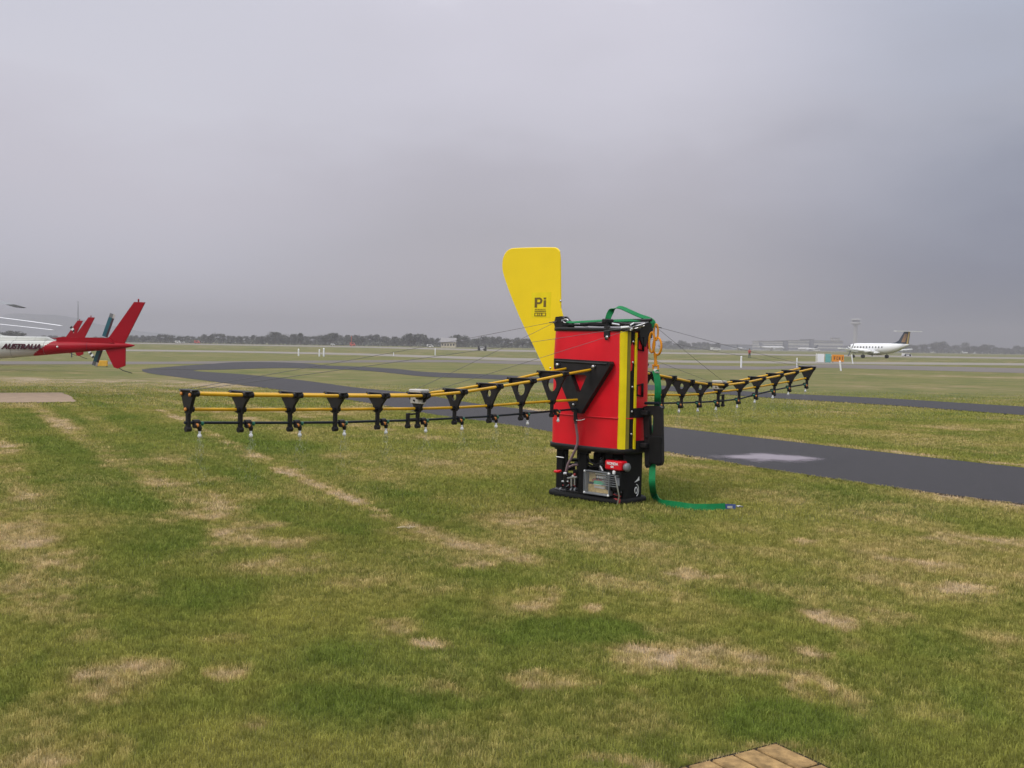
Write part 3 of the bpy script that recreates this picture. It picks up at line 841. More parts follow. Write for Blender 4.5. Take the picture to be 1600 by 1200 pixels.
# bowl of the P as an open ring
bo = [(.2, .0), (.45, .0), (.60, .05), (.68, .17), (.60, .30), (.45, .35), (.2, .35)]
bi = [(.2, .10), (.42, .10), (.47, .13), (.49, .175), (.47, .22), (.42, .25), (.2, .25)]
vv = [Vector((tl.x + wL * x, -.0095, tl.z - hL * z)) for x, z in bo + bi]
vv2 = [p + Vector((0, -.002, 0)) for p in vv]
fs = [(i, i + 1, 8 + i, 7 + i) for i in range(6)] + [(14 + i + 1, 14 + i, 21 + i, 22 + i) for i in range(6)]
fs += [(i, 14 + i, 15 + i, i + 1) for i in range(6)] + [(7 + i, 8 + i, 22 + i, 21 + i) for i in range(6)]
b.add(vv + vv2, fs, 'ink')
for q in (.07, .2, .34, .47, .6, .74, .9): lb(q, .635, .09, .045)
lb(.5, .73, 1.0, .055)
lb(.5, .83, 1.0, .035); lb(.5, .985, 1.0, .04); lb(.02, .91, .06, .15); lb(.98, .91, .06, .15); lb(.30, .91, .07, .12); lb(.46, .91, .05, .12); lb(.64, .91, .10, .12)
b.build('lettering', fin)
b = MB(); b.box((tl.x + wL * .5 + .01, -.0086, (tl.z + br.z) / 2 + .02), (wL * 1.7, .0012, hL * 1.35), 'strip'); b.build('label', fin)
for x, y in ((860, 575), (874, 577), (868, 530), (876, 470)):
    b = MB(); b.lathe([(0, 0), (.012, 0), (.010, .006), (0, .008)], 'steel', c=onplane(x, y, 1, -.008), axis=(0, -1, 0), seg=8); b.build('bolt', fin)

# --- boom mounts (black triangular plates) on both broad faces
def mount(side):
    b = MB()
    yb = side * (HB + .034)
    def L(x, y):
        p = onplane(x, y, 1, -HB - .07); return Vector((p.x, yb, p.z))
    outer = [L(869, 560), (L(955, 565)), L(957, 569), L(953, 577), L(911, 646), L(897, 643), L(894, 636), L(869, 573)]
    hole = [L(895, 585), L(921, 586), L(909, 613), L(905, 613)]
    if side > 0: outer = outer[::-1]; hole = hole[::-1]
    b.prism(outer, (0, side * .075, 0), 'black', holes=hole)
    # raised ribs
    for (a_, c_) in (((872, 564), (952, 569)),):
        b.tube([L(*a_) + Vector((0, side * .075, 0)), L(*c_) + Vector((0, side * .075, 0))], .012, 'black', seg=6)
    for (x, y) in ((877, 570), (933, 573)):
        b.lathe([(0, 0), (.018, 0), (.018, .03), (.012, .036), (0, .036)], 'steel', c=L(x, y) + Vector((0, side * .078, 0)), axis=(0, side, 0), seg=8)
    b.lathe([(0, 0), (.012, 0), (.012, .02), (0, .02)], 'steel', c=L(901, 632) + Vector((0, side * .078, 0)), axis=(0, side, 0), seg=8)
    b.build('mount_plate', rig)
mount(-1); mount(1)

# --- booms.  Every frame: (pixel x of the stem, top, front tube, lower tube, bar, foot, width, hole)
X0 = -.03
LEFT = [(862, 580, 592, 627, 642.5, 650, .38, .075), (813.7, 590.5, 601.5, 630, 646.5, 655, .34, .066), (764, 599, 607.5, 634, 650.5, 659, .30, .036), (710, 607.5, 614.5, 637, 653.5, 661.5, .27, .034),
        (652.5, 613, 621, 638.5, 656.5, 667, .25, 0), (589.6, 613.3, 621, 639, 658, 669, .24, 0), (523.6, 612.8, 621, 639.6, 660, 671.5, .24, 0), (453, 612, 620, 640, 660.6, 672, .24, 0), (375.5, 611, 619, 640, 660.6, 673, .24, 0), (294, 609, 617.5, 639.5, 660.4, 672, .175, 0)]
RIGHT = [(1035, 586.5, 588, 617, 630, 638, .34, .066), (1064.7, 592.5, 593, 617.5, 629.5, 636.5, .32, .036), (1093.7, 596.5, 598, 616, 628.5, 635.5, .29, .034), (1122, 598, 601, 612, 627, 635, .25, 0),
         (1154.7, 594, 599, 609, 623.5, 630, .24, 0), (1182, 588.5, 593, 604.7, 616, 623.5, .24, 0), (1210, 583.2, 588, 600, 609.5, 617.5, .24, 0), (1234, 578.5, 583, 596, 604.5, 611.5, .24, 0), (1260.6, 572.6, 578, 590.6, 600, 606.5, .24, 0)]
def frame_pts(rows):
    out = []
    for (px, yt, yf, yl, yb, yfoot, w, hole) in rows:
        base = onplane(px, yb, 0, X0)
        o = dict(y=base.y, bar=base.z, top=onplane(px, yt, 0, X0).z, low=onplane(px, yl, 0, X0).z, foot=onplane(px, yfoot, 0, X0).z, w=w, hole=hole)
        out.append(o)
    return out
FL, FR = frame_pts(LEFT), frame_pts(RIGHT)
for fr in FL + FR:
    fr['x'] = X0
    fr['tube'] = fr['top'] - .026
# put the hidden first frame on the far boom, as on the near one
f0 = dict(FR[0]); f0['y'] = FR[0]['y'] - .47; f0['top'] += .05; f0['tube'] += .05; f0['low'] += .01; f0['w'] = .38; f0['hole'] = .075
FR = [f0] + FR
def rig_boom(fr, sgn):
    side = -1 if sgn < 0 else 1
    n = len(fr)
    for f in fr: f['hw'] = f['w'] / 2 - .03
    # tubes: two on top, one below, in two pieces each (root to hinge, hinge to tip)
    hinge = 4
    root_y = side * (HB + .09)
    def seq(key, xo, i0, i1, root=False):
        pts = []
        if root:
            f, g = fr[0], fr[1]; t = (root_y - f['y']) / (f['y'] - g['y'])
            pts.append(Vector((f['x'] + xo(f) * 1.02, root_y, f[key] + (f[key] - g[key]) * t * .8)))
        for f in fr[i0:i1 + 1]: pts.append(Vector((f['x'] + xo(f), f['y'], f[key])))
        return pts
    for xo, key, r_ in ((lambda f: -f['hw'], 'tube', .0135), (lambda f: f['hw'], 'tube', .0135), (lambda f: 0, 'low', .0125)):
        for (i0, i1, root) in ((0, hinge, True), (hinge, n - 1, False)):
            pts = seq(key, xo, i0, i1, root)
            b = MB(); b.tube(pts, r_, 'tube', seg=10)
            for p in pts[1:-1] if root else pts[1:-1]:
                pass
            b.build('boom_tube', rig)
    pts = [Vector((f['x'], f['y'], f['bar'])) for f in fr]
    d = (pts[0] - pts[1]).normalized()
    pts = [Vector((fr[0]['x'] + .0, side * (HB + .10), fr[0]['bar'] + .01))] + pts
    end = pts[-1] + (pts[-1] - pts[-2]).normalized() * .03
    b = MB(); b.tube(pts[:6] , .0105, 'bar', seg=8); b.build('spray_pipe', rig)
    b = MB(); b.tube(pts[5:] + [end], .0105, 'bar', seg=8); b.build('spray_pipe', rig)
    # frames
    for i, f in enumerate(fr):
        x, y, hw = f['x'], f['y'], f['w'] / 2
        th = .022
        b = MB()
        zt, zl, zf = f['top'], f['low'], f['foot']
        yy = y - th / 2
        outl = [Vector((x - hw, yy, zt)), Vector((x + hw, yy, zt)), Vector((x + hw + .004, yy, zt - .03)), Vector((x + hw * .62, yy, zt - .10)), Vector((x + .034, yy, zl - .005)), Vector((x + .03, yy, zl - .03)), Vector((x - .03, yy, zl - .03)), Vector((x - .034, yy, zl - .005)), Vector((x - hw * .62, yy, zt - .10)), Vector((x - hw - .004, yy, zt - .03))]
        # straighten sides by the real slope
        for k, sg in ((3, 1), (8, -1)):
            t = .10 / max(.12, zt - zl); outl[k].x = x + sg * (hw + (.034 - hw) * min(.8, t))
        hole = None
        if f['hole']:
            hz = zt - (zt - zl) * .44; hr = f['hole']
            hole = [Vector((x + hr * .8 * math.cos(t), yy, hz + hr * math.sin(t) * .95)) for t in np.linspace(0, 2 * math.pi, 17)[:-1]]
        b.prism(outl, (0, th, 0), 'black', holes=hole)
        # flange round the top, clamps on the tubes
        b.box((x, y, zt - .004), (f['w'] + .012, .052, .014), 'black', bev=.004)
        for sg in (-1, 1):
            b.tube([(x + sg * f['hw'], y - side * .045, f['tube']), (x + sg * f['hw'], y + side * (.015 if i == n - 1 else .045), f['tube'])], .0225, 'black', seg=10)
        b.tube([(x, y - side * .04, zl), (x, y + side * (.015 if i == n - 1 else .04), zl)], .022, 'black', seg=10)
        # stem down to the spray pipe
        b.box((x, y, (zl + zf) / 2 + .01), (.034, .030, zl - zf - .01), 'black', bev=.006)
        b.tube([(x, y - .02, zf + .008), (x, y + .02, zf + .008)], .021, 'black', seg=10)
        last = i == n - 1
        if last:
            b.prism([Vector((x - hw - .008, y - .013, zt)), Vector((x + hw + .008, y - .013, zt)), Vector((x + .036, y - .013, zl)), Vector((x - .036, y - .013, zl))], (0, .026, 0), 'black')
            for (ux, uz) in ((-hw + .03, zt - .03), (hw - .03, zt - .034), (0, zl)):
                b.lathe([(0, 0), (.013, 0), (.013, .01), (0, .01)], 'brass', c=(x + ux, y + side * .019, uz), axis=(0, side, 0), seg=8)
            for sg in (-1, 1): b.ball((x + sg * (hw - .012), y + side * .02, zt - .008), .008, 'steel')
        o = b.build('boom_frame', rig)
        if i == hinge:
            q = MB()
            q.box((x + .01, y, zt + .012), (.15, .11, .030), 'plate', bev=.006)
            q.box((x, y + .0, (zt + zl) / 2 + .0), (.15, .05, .055), 'plate', bev=.004)
            q.box((x + .055, y, zt - .035), (.07, .12, .05), 'black', bev=.012)
            q.ball((x - .02, y - .03, (zt + zl) / 2), .009, 'blackm')
            q.build('hinge_plate', o)
            q = MB()
            yo = y + side * .115
            q.box((x, yo, (f['low'] + f['foot']) / 2 - .01), (.032, .032, f['low'] - f['foot'] - .05), 'black', bev=.006)
            q.tube([(x, yo - .018, f['foot'] + .012), (x, yo + .018, f['foot'] + .012)], .02, 'black')
            q.box((x, (y + yo) / 2, f['low'] - .045), (.02, .12, .014), 'black')
            q.tube([(x, y, f['bar'] + .004), (x, yo, f['bar'] + .006)], .016, 'black')
            q.build('hinge_arm', o)
        if i == 0: noz(f, side, True)
        else: noz(f, side, False)
SPRAY = []
def noz(f, side, first):
    """clamp on the spray pipe with orange cap, green knob, check valve body and white spray tip"""
    y = f['y'] - side * .062; x = f['x']; z = f['bar'] - .002
    b = MB()
    b.tube([(x, y - .024, z + .002), (x, y + .024, z + .002)], .021, 'black', seg=10)
    b.tube([(x + .012, y, z - .012), (x + .022, y - side * .02, z - .042)], [.019, .017], 'black', seg=8)
    b.tube([(x + .022, y + side * .03, z - .02), (x + .016, y - side * .01, z - .026)], .017, 'black', seg=8)
    b.tube([(x + .02, y - side * .018, z - .035), (x + .02, y - side * .018, z - .06)], [.018, .013], 'black', seg=8)
    n = b.build('nozzle', rig)
    q = MB(); q.lathe([(0, 0), (.0145, 0), (.0145, .014), (.009, .018), (0, .018)], 'brass', c=(x + .02, y + side * .002, z - .018), axis=(.8, -.5, 0), seg=8); q.build('nozzle_cap', n)
    q = MB(); q.lathe([(0, 0), (.015, 0), (.017, .012), (.012, .02), (0, .02)], 'dgreen', c=(x + .012, y - side * .034, z - .006), axis=(.6, -side * .7, -.1), seg=8); q.build('valve', n)
    q = MB(); zt = z - .062
    q.lathe([(0, 0), (.010, 0), (.009, -.010), (.008, -.018), (.013, -.024), (.016, -.034), (.012, -.046), (0, -.050)][::-1], 'white', c=(x + .02, y - side * .018, zt), seg=8); q.build('spray_tip', n)
    if not first: SPRAY.append(RIG @ Vector((x + .02, y - side * .018, zt - .04)))
rig_boom(FL, -1)
rig_boom(FR, 1)

# --- guy wires from both ends of the lid to hinge and tip of each boom
A1 = onplane(870, 502, 1, -.05); A2 = onplane(1006, 508, 1, -.2)
A3 = onplane(1024, 510, 0, HA + .01)
def guy(a, b_):
    b = MB(); m_ = a.lerp(b_, .5) - Vector((0, 0, .012 * (b_ - a).length / 5)); b.tube([a, a.lerp(m_, .5) - Vector((0, 0, .002)), m_, m_.lerp(b_, .5) - Vector((0, 0, .002)), b_], .0021, 'wire', seg=5)
    b.tube([a, a.lerp(b_, .03)], .006, 'wire', seg=6); b.build('guy_wire', rig)
for fr in (FL, FR):
    for a, sg in ((A1, -1), (A2 if fr is FL else A3, 1)):
        for k in (4, len(fr) - 1):
            f = fr[k]
            guy(a, Vector((f['x'] + sg * f['hw'], f['y'], f['top'])))

# --- undercarriage: base, columns, pump, engine, control box
b = MB()
f_ = dict(a=HA, b=HB, r=CR)
b.loft([ring(.0, .015, sc=1), ring(.010, .028, sc=1), ring(.042, .024, sc=1), ring(.055, .0, sc=1)], 'blackm')
b.loft([ring(.062, -.03, sc=1), ring(.075, -.05, sc=1)], 'black')
b.build('base', rig)
def ZP(px, py, yl): return onplane(px, py, 1, yl)
def column(x0, x1, yl, depth, name='leg'):
    a = ZP(x0, 740, yl); c = ZP(x1, 740, yl)
    b = MB(); b.box(((a.x + c.x) / 2, yl + depth / 2, .285), (abs(c.x - a.x), depth, .47), 'blackm', bev=.012)
    b.box(((a.x + c.x) / 2, yl + depth / 2, .497), (abs(c.x - a.x) + .03, depth + .02, .03), 'black', bev=.006)
    return b
yf = -HB - .0
column(868, 879.5, -.13, .10).build('leg', rig)
column(903, 916, yf, .05).build('leg', rig)
b = MB()
a = ZP(945, 710, yf + .03); c = ZP(955, 725, yf + .03)
b.box(((a.x + c.x) / 2, yf + .06, (.42 + .50) / 2), (.08, .05, .12), 'blackm', bev=.01); b.build('leg', rig)
# broad near panel round the corner
b = MB()
f1 = outline(off=-.004)
s0, s1 = s_of(1003.5, .3, -.12, .5), s_of(975, .3)
rr_ = []
for i in range(13):
    s_ = s0 + (s1 - s0) * i / 12; p = Vector((*f1(s_), 0)); q = Vector((*outline(off=-.02)(s_), 0))
    rr_.append([Vector((p.x, p.y, .05)), Vector((p.x, p.y, .52)), Vector((q.x, q.y, .52)), Vector((q.x, q.y, .05))])
b.loft(rr_, 'blackm', smooth=False)
side_panel = b.build('side_panel', rig)
# white ring mark and scuff on that panel
sc_ = s_of(993.5, .2); p = Vector((*outline(off=.0)(sc_), 0)); p2 = Vector((*outline(off=.0)(sc_ + .005), 0)); tg = (p2 - p).normalized(); nn = Vector((tg.y, -tg.x, 0))
if nn.dot(p) < 0: nn = -nn
zc = onplane(993.5, 766, 0, p.x).z
b = MB(); c_ = Vector((p.x, p.y, zc)) + nn * .004
RS_ = 1 if proj(RIG @ (c_ + tg * .05))[0] > proj(RIG @ c_)[0] else -1
b.tube([c_ + tg * math.cos(t) * .022 + Vector((0, 0, math.sin(t) * .032)) for t in np.linspace(0, 2 * math.pi, 17)[:-1]], .005, 'white', closed=True, seg=5)
b.tube([c_ + tg * math.cos(t) * .045 * RS_ + Vector((0, 0, math.sin(t) * .062)) for t in np.linspace(-1.3, 1.5, 10)], .004, 'white', seg=5)
b.prism([c_ + tg * RS_ * x + Vector((0, 0, z)) for x, z in ((-.03, .085), (.05, .10), (.045, .14), (.02, .115))], nn * .003, 'white')
b.build('ring_mark', side_panel)
# back legs so that the machine stands from other sides too
for (x, y) in ((-.36, .16), (.30, .17), (0, .19)):
    b = MB(); b.box((x, y, .285), (.08, .05, .46), 'blackm', bev=.01); b.build('leg', rig)
# control box with its clear lid
yb_ = yf - .05
q = [ZP(x, y, yb_) for x, y in ((913, 736), (952, 738), (951, 774), (911, 771))]
cx = (q[0].x + q[1].x) / 2; wz = abs(q[1].x - q[0].x); zt, zb = (q[0].z + q[1].z) / 2, (q[2].z + q[3].z) / 2
b = MB()
hz = zt - zb; cz = (zt + zb) / 2
b.box((cx, yb_ + .075, cz), (wz, .01, hz), 'blackm')
for sg in (-1, 1):
    b.box((cx + sg * (wz / 2 - .007), yb_ + .038, cz), (.014, .066, hz), 'grey', bev=.003)
    b.box((cx, yb_ + .038, cz + sg * (hz / 2 - .007)), (wz - .028, .066, .014), 'grey', bev=.003)
cb = b.build('control_box', rig)
b = MB()
def inb(fx, fz, w_, h_, mt, dy=.06): b.box((cx - wz / 2 + wz * fx, yb_ + dy, zt - hz * fz), (wz * w_, .012, hz * h_), mt)
inb(.5, .78, .9, .34, 'tan', .058); inb(.2, .30, .24, .4, 'tan', .060); inb(.5, .12, .9, .1, 'tan', .062)
inb(.60, .50, .62, .15, 'pcb', .050); inb(.56, .13, .5, .035, 'white'); inb(.52, .42, .62, .06, 'wred', .055)
inb(.62, .585, .68, .03, 'white', .052); inb(.52, .70, .42, .10, 'plate', .052)
for k in range(7): inb(.34 + k * .075, .25, .035, .09, 'white' if k else 'tan', .052)
for k in range(9): inb(.28 + k * .06, .355, .02, .06, 'wred' if k % 2 else 'black', .05)
b.build('circuit_board', cb)
b = MB(); b.box((cx, yb_ + .0, cz), (wz * .93, .006, hz * .93), 'lens'); b.build('lid', cb)
for sx in (-1, 1):
    for sz in (-1, 1):
        b = MB(); b.lathe([(0, 0), (.013, 0), (.013, .008), (.008, .014), (0, .014)], 'white', c=(cx + sx * (wz / 2 - .006), yb_ + .004, cz + sz * (hz / 2 - .006)), axis=(0, -1, 0), seg=10); b.build('bolt', cb)
b = MB()
for sg in (-1, 1):
    b.box((cx, yb_ - .001, cz + sg * hz / 2), (wz, .012, .012), 'grey', bev=.003)
    b.box((cx + sg * wz / 2, yb_ - .0, cz), (.012, .01, hz - .012), 'grey', bev=.003)
b.build('lid_frame', cb)
# engine: red fuel tank with white lettering, block, fins, muffler
q = [ZP(x, y, yf - .03) for x, y in ((944.5, 718.5), (970.5, 719.5), (970, 736.5), (945.5, 735))]
ex = (q[0].x + q[1].x) / 2; ew = abs(q[1].x - q[0].x); ez = (q[0].z + q[2].z) / 2; eh = abs(q[0].z - q[2].z)
b = MB(); b.box((ex, yf + .06, ez - .16), (ew * .9, .16, .2), 'blackm', bev=.01)
for k in range(6): b.box((ex - .02, yf + .02, ez - .10 - k * .022), (ew * .95, .14, .006), 'grey')
b.tube([(ex + ew * .3, yf - .02, ez - .12), (ex + ew * .35, yf - .03, ez - .20)], .02, 'grey')
b.lathe([(0, 0), (.05, 0), (.055, .02), (.03, .04), (0, .04)], 'blackm', c=(ex + .04, yf + .0, ez - .22), axis=(0, -1, 0))
b.tube([(ex + .05, yf - .05, ez - .10), (ex + .10, yf - .04, ez - .30), (ex + .07, yf - .03, ez - .40)], .008, 'steel', seg=6)
b.box((ex + .02, yf - .03, ez - .07), (.03, .03, .04), 'white', bev=.008)
b.box((ex + .045, yf + .0, ez - .36), (.08, .02, .05), 'wred', bev=.006)
eng = b.build('engine', rig)
b = MB(); b.box((ex, yf + .03, ez), (ew, .12, eh), 'red', bev=.014)
b.lathe([(0, 0), (.022, 0), (.022, .015), (0, .015)], 'blackm', c=(ex, yf + .03, ez + eh / 2))
ft = b.build('fuel_tank', eng)
text('HONDA', .038, 'white', Matrix.Translation((ex - .002, yf - .0315, ez + .018)) @ rt, ft, bold=.0008)
text('GX', .026, 'white', Matrix.Translation((ex - .004, yf - .0315, ez - .014)) @ rt, ft, bold=.0012)
b = MB(); c_ = ZP(974, 729, yf - .0); b.lathe([(0, 0), (.035, 0), (.045, .02), (.045, .04), (.03, .055), (0, .055)], 'grey', c=(ex + ew / 2 + .005, yf + .03, ez - .01), axis=(1, 0, 0)); b.build('air_filter', eng)
# pump group at the left
b = MB()
def pp(x, y, d=0): return ZP(x, y, yf + .02 + d)
b.tube([pp(873, 766, .03), pp(902, 769, .03)], .028, 'blackm')
for x in (876, 885, 893, 899): b.tube([pp(x, 766, .03), pp(x + 2.2, 766.3, .03)], .033, 'grey')
b.tube([pp(884, 741), pp(884, 756)], [.03, .022], 'black'); b.tube([pp(884, 741), pp(893, 741)], .016, 'black')
b.tube([pp(884, 752), pp(884, 762)], .024, 'blackm')
b.tube([pp(893, 744), pp(893, 760)], .012, 'steel'); b.tube([pp(898, 745), pp(898, 758)], .010, 'steel')
b.tube([pp(887, 747), pp(902, 745.5)], .012, 'steel')
b.ball(pp(896, 744.5), .022, 'plate'); b.ball(pp(882, 752, -.01), .014, 'white'); b.ball(pp(898, 741.5), .016, 'wred')
b.tube([pp(878, 752), pp(888, 752)], .009, 'white')
b.tube([pp(882, 740.5), pp(887, 740.5)], .022, 'steel')
for _ in range(14):
    a = pp(rnd.uniform(880, 900), rnd.uniform(738, 764), rnd.uniform(0, .12)); c = pp(rnd.uniform(880, 900), rnd.uniform(740, 766), rnd.uniform(0, .12))
    b.tube([a, a.lerp(c, .5) + Vector((0, -.02, .01)), c], .006, rnd.choice(['blackm', 'wred', 'black', 'grey']), seg=5)
pump = b.build('pump', rig)
b = MB(); b.lathe([(0, -.012), (.035, -.012), (.038, 0), (.035, .012), (0, .012)], 'red', c=pp(871, 736.5, -.1), seg=14); b.tube([pp(866, 737, -.1), pp(876.5, 735.5, -.1)], .011, 'red'); b.build('valve_handle', pump)
b = MB(); b.tube([pp(884, 706, .03), pp(886, 716, .03), pp(883, 740, .03)], .014, 'blackm'); b.tube([pp(869, 713.5, -.12), pp(881, 715, -.1)], .005, 'white', seg=5); b.build('pipe', rig)
# spaghetti of hoses between the columns
b = MB()
b.tube([pp(919, 713), pp(922, 722), pp(930, 726), pp(944, 722)], .009, 'black')
b.tube([pp(917, 724), pp(928, 729), pp(946, 727)], .010, 'blackm')
b.tube([pp(930, 713), pp(929.5, 723)], .006, 'blackm', seg=5); b.tube([pp(944, 713), pp(934, 721)], .005, 'blackm', seg=5)
b.tube([pp(887, 731), pp(895, 727), pp(903, 726)], .012, 'purple'); b.tube([pp(938, 728), pp(942, 736)], .014, 'steel')
b.tube([pp(959, 738), pp(962, 752), pp(968, 765), pp(971, 770)], .007, 'grey'); b.tube([pp(962, 740), pp(969, 750), pp(965, 768)], .006, 'wred'); b.tube([pp(958, 772), pp(970, 776)], .006, 'wred')
b.build('hoses', rig, kind='stuff')
# interior gear seen dimly through the frame
b = MB()
for _ in range(60):
    x, z = rnd.uniform(-.40, .42), rnd.uniform(.08, .34)
    b.box((x, rnd.uniform(-.10, .12), z), (rnd.uniform(.03, .10), rnd.uniform(.03, .08), rnd.uniform(.02, .09)), rnd.choice(['blackm', 'blackm', 'black', 'grey', 'wred']), bev=.005, rot=Matrix.Rotation(rnd.uniform(0, 1), 3, 'Z'))
b.build('gearbox', rig)
b = MB()
for (x, z, w_, h_) in ((-.30, .14, .16, .12), (-.05, .22, .22, .20), (.20, .26, .22, .30), (.02, .42, .10, .14), (.28, .44, .2, .12)):
    b.box((x, .02, z), (w_, .16, h_), 'blackm', bev=.02)
b.tube([(-.40, .05, .36), (-.1, .03, .38), (.3, .05, .35)], .02, 'black'); b.tube([(-.2, -.08, .1), (-.18, -.06, .45)], .025, 'black'); b.tube([(.1, -.1, .1), (.12, -.09, .44)], .018, 'grey')
b.build('motor', rig)
# mauve delivery hose from the boom mount down to the pump
b = MB()
hp = [(899, 648, -.16), (899.5, 660, -.16), (901, 672, -.14), (902.5, 683, -.12), (902, 694, -.12), (898.5, 704, -.11), (893, 715, -.09), (887, 726, -.07), (884.5, 737, -.05)]
pts = [ZP(x, y, -HB + d) for x, y, d in [(a, c, d + .03) for a, c, d in hp]]
b.tube(pts, .0135, 'purple', seg=10)
b.tube([pts[0] + Vector((0, 0, .05)), pts[0], pts[0].lerp(pts[1], .9)], .020, 'black')
b.tube([pts[0].lerp(pts[1], .5), pts[0].lerp(pts[1], .62)], .026, 'black'); b.tube([pts[0].lerp(pts[1], 1.0), pts[0].lerp(pts[1], 1.12)], .022, 'black')
z_ = pts[0].lerp(pts[1], .7); b.tube([z_ + Vector((.02, -.02, 0)), z_ + Vector((.09, -.02, .005)), z_ + Vector((.13, -.01, .02))], .0035, 'white', seg=5)
b.build('hose', rig)

# --- snorkel arm with its long black plates at the near end
b = MB()
ys_ = .06
def SP(x, y, d=0): return ZP(x, y, ys_ + d)
pl = [SP(x, y) for x, y in ((1004.5, 636), (1010, 634), (1030, 634), (1033, 637), (1034, 700), (1034.2, 722), (1032, 727), (1027, 728.5), (1023.5, 725), (1015.5, 724.5), (1014, 730), (1010, 731.5), (1007.5, 728), (1006.5, 700))]
ho = [SP(x, y) for x, y in ((1014.3, 650), (1017, 646.5), (1020.2, 648), (1021, 655), (1019.5, 676), (1018, 680), (1015, 680))]
b.prism(pl, (0, .045, 0), 'black', holes=ho)
b.box(SP(1024, 703, .0), (.15, .03, .28), 'blackm', bev=.006)
for (x, y) in ((1008.5, 640), (1010.5, 683), (1011, 727), (1029, 723)):
    b.lathe([(0, 0), (.014, 0), (.014, .01), (0, .01)], 'blackm', c=SP(x, y, -.002), axis=(0, -1, 0), seg=8)
arm = b.build('arm', rig)
b = MB(); f1 = outline(off=.0)
zz = [onplane(1000, y, 0, HA).z for y in (652, 637, 707, 688)]
patch(b, -.09, s_of(988, 1.0), zz[0], zz[1], .022, 'black', .02); b.build('band', rig)
b = MB(); patch(b, -.09, s_of(992, .7), max(zz[2], ZB - .03), zz[3], .022, 'black', .02); b.build('band', rig)
b = MB()
b.box((HA + .05, .03, zz[0] + .05), (.12, .06, .05), 'black', bev=.008); b.build('arm_bracket', rig)
b = MB(); b.box((HA + .05, .03, zz[2] + .08), (.12, .06, .05), 'black', bev=.008); b.build('arm_bracket', rig)
b = MB(); a = SP(1008, 630); c = SP(1030, 630); b.tube([a, c], .016, 'bar'); b.build('pipe', rig)

# ------------------------------------------------------------------ lifting sling with orange rings and hook
sling = thing('lifting_sling', 'green webbing sling with orange rings and hook, hanging down the machine onto the grass', 'lifting sling', (1.4, 10.7, 0))
SI = Matrix.Translation((-1.4, -10.7, 0))
def wl_(p): return SI @ p
def ribbon(mb, pts, nrm, w, mt='green', th=.004):
    rings = []
    for p, n_ in zip(pts, nrm):
        i = pts.index(p); d = (pts[min(i + 1, len(pts) - 1)] - pts[max(i - 1, 0)]).normalized()
        side = d.cross(Vector(n_)).normalized(); n2 = side.cross(d).normalized()
        rings.append([p + side * w / 2 + n2 * th, p - side * w / 2 + n2 * th, p - side * w / 2 - n2 * th, p + side * w / 2 - n2 * th])
    mb.loft([[wl_(q) for q in r] for r in rings], mt, smooth=False)
def spl(pts, n=6):
    o = []
    for i in range(len(pts) - 1):
        p0 = pts[max(i - 1, 0)]; p1 = pts[i]; p2 = pts[i + 1]; p3 = pts[min(i + 2, len(pts) - 1)]
        for k in range(n):
            t = k / n
            o.append(.5 * ((2 * p1) + (p2 - p0) * t + (2 * p0 - 5 * p1 + 4 * p2 - p3) * t * t + (3 * p1 - p0 - 3 * p2 + p3) * t ** 3))
    o.append(pts[-1]); return o
def rw(x, y, yl): return RIG @ onplane(x, y, 1, yl)
U = (RIG.to_3x3() @ Vector((0, 1, 0))).normalized()
# leg from rear shackle along the lid, and the raised loop to the ring
b = MB()
pts = spl([rw(886, 502.5, -.07), rw(893, 503.8, -.08), rw(905, 503.2, -.09), (rw(925, 502.2, -.1)), rw(945, 500.8, -.12)], 4)
ribbon(b, pts, [(0, -1, .9)] * len(pts), .032)
b.build('strap', sling)
b = MB()
pts = spl([rw(949, 506, -.16), rw(950.5, 496, -.16), rw(955, 486.5, -.14), rw(962, 481.5, -.12), rw(970, 480.5, -.10), rw(985, 487, -.08), rw(1000, 493.5, -.04), rw(1012, 497.5, 0), rw(1019, 501.5, .02), rw(1021.5, 507, .02), rw(1021, 512, .02)], 5)
nr = []
for i in range(len(pts)):
    nr.append(U)
def ribbon2(mb, pts, across, w, mt='green', th=.0035):
    rings = []
    for i, p in enumerate(pts):
        d = (pts[min(i + 1, len(pts) - 1)] - pts[max(i - 1, 0)]).normalized()
        a_ = Vector(across[i] if isinstance(across, list) else across); side = (a_ - d * a_.dot(d)).normalized(); n2 = side.cross(d).normalized()
        rings.append([wl_(p + side * w / 2 + n2 * th), wl_(p - side * w / 2 + n2 * th), wl_(p - side * w / 2 - n2 * th), wl_(p + side * w / 2 - n2 * th)])
    mb.loft(rings, mt, smooth=False)
V_ = (RIG.to_3x3() @ Vector((1, 0, 0))).normalized()
# twist: on edge over the arch, flat to the viewer on the way up
acr = []
for i in range(len(pts)):
    t = i / (len(pts) - 1)
    k = max(0, 1 - t * 2.6); acr.append(U * (1 - k) + V_ * (1.1 * k) + Vector((0, 0, .45)) * (1 - k))
ribbon2(b, pts, acr, .062)
b.build('strap', sling)
b = MB()
pts = spl([rw(955, 501.5, -.10), rw(975, 500.8, -.09), rw(1000, 500.3, -.06), rw(1014, 499.5, -.02), rw(1020, 505, .0)], 4)
ribbon2(b, pts, U + Vector((0, 0, .7)), .045); b.build('strap', sling)
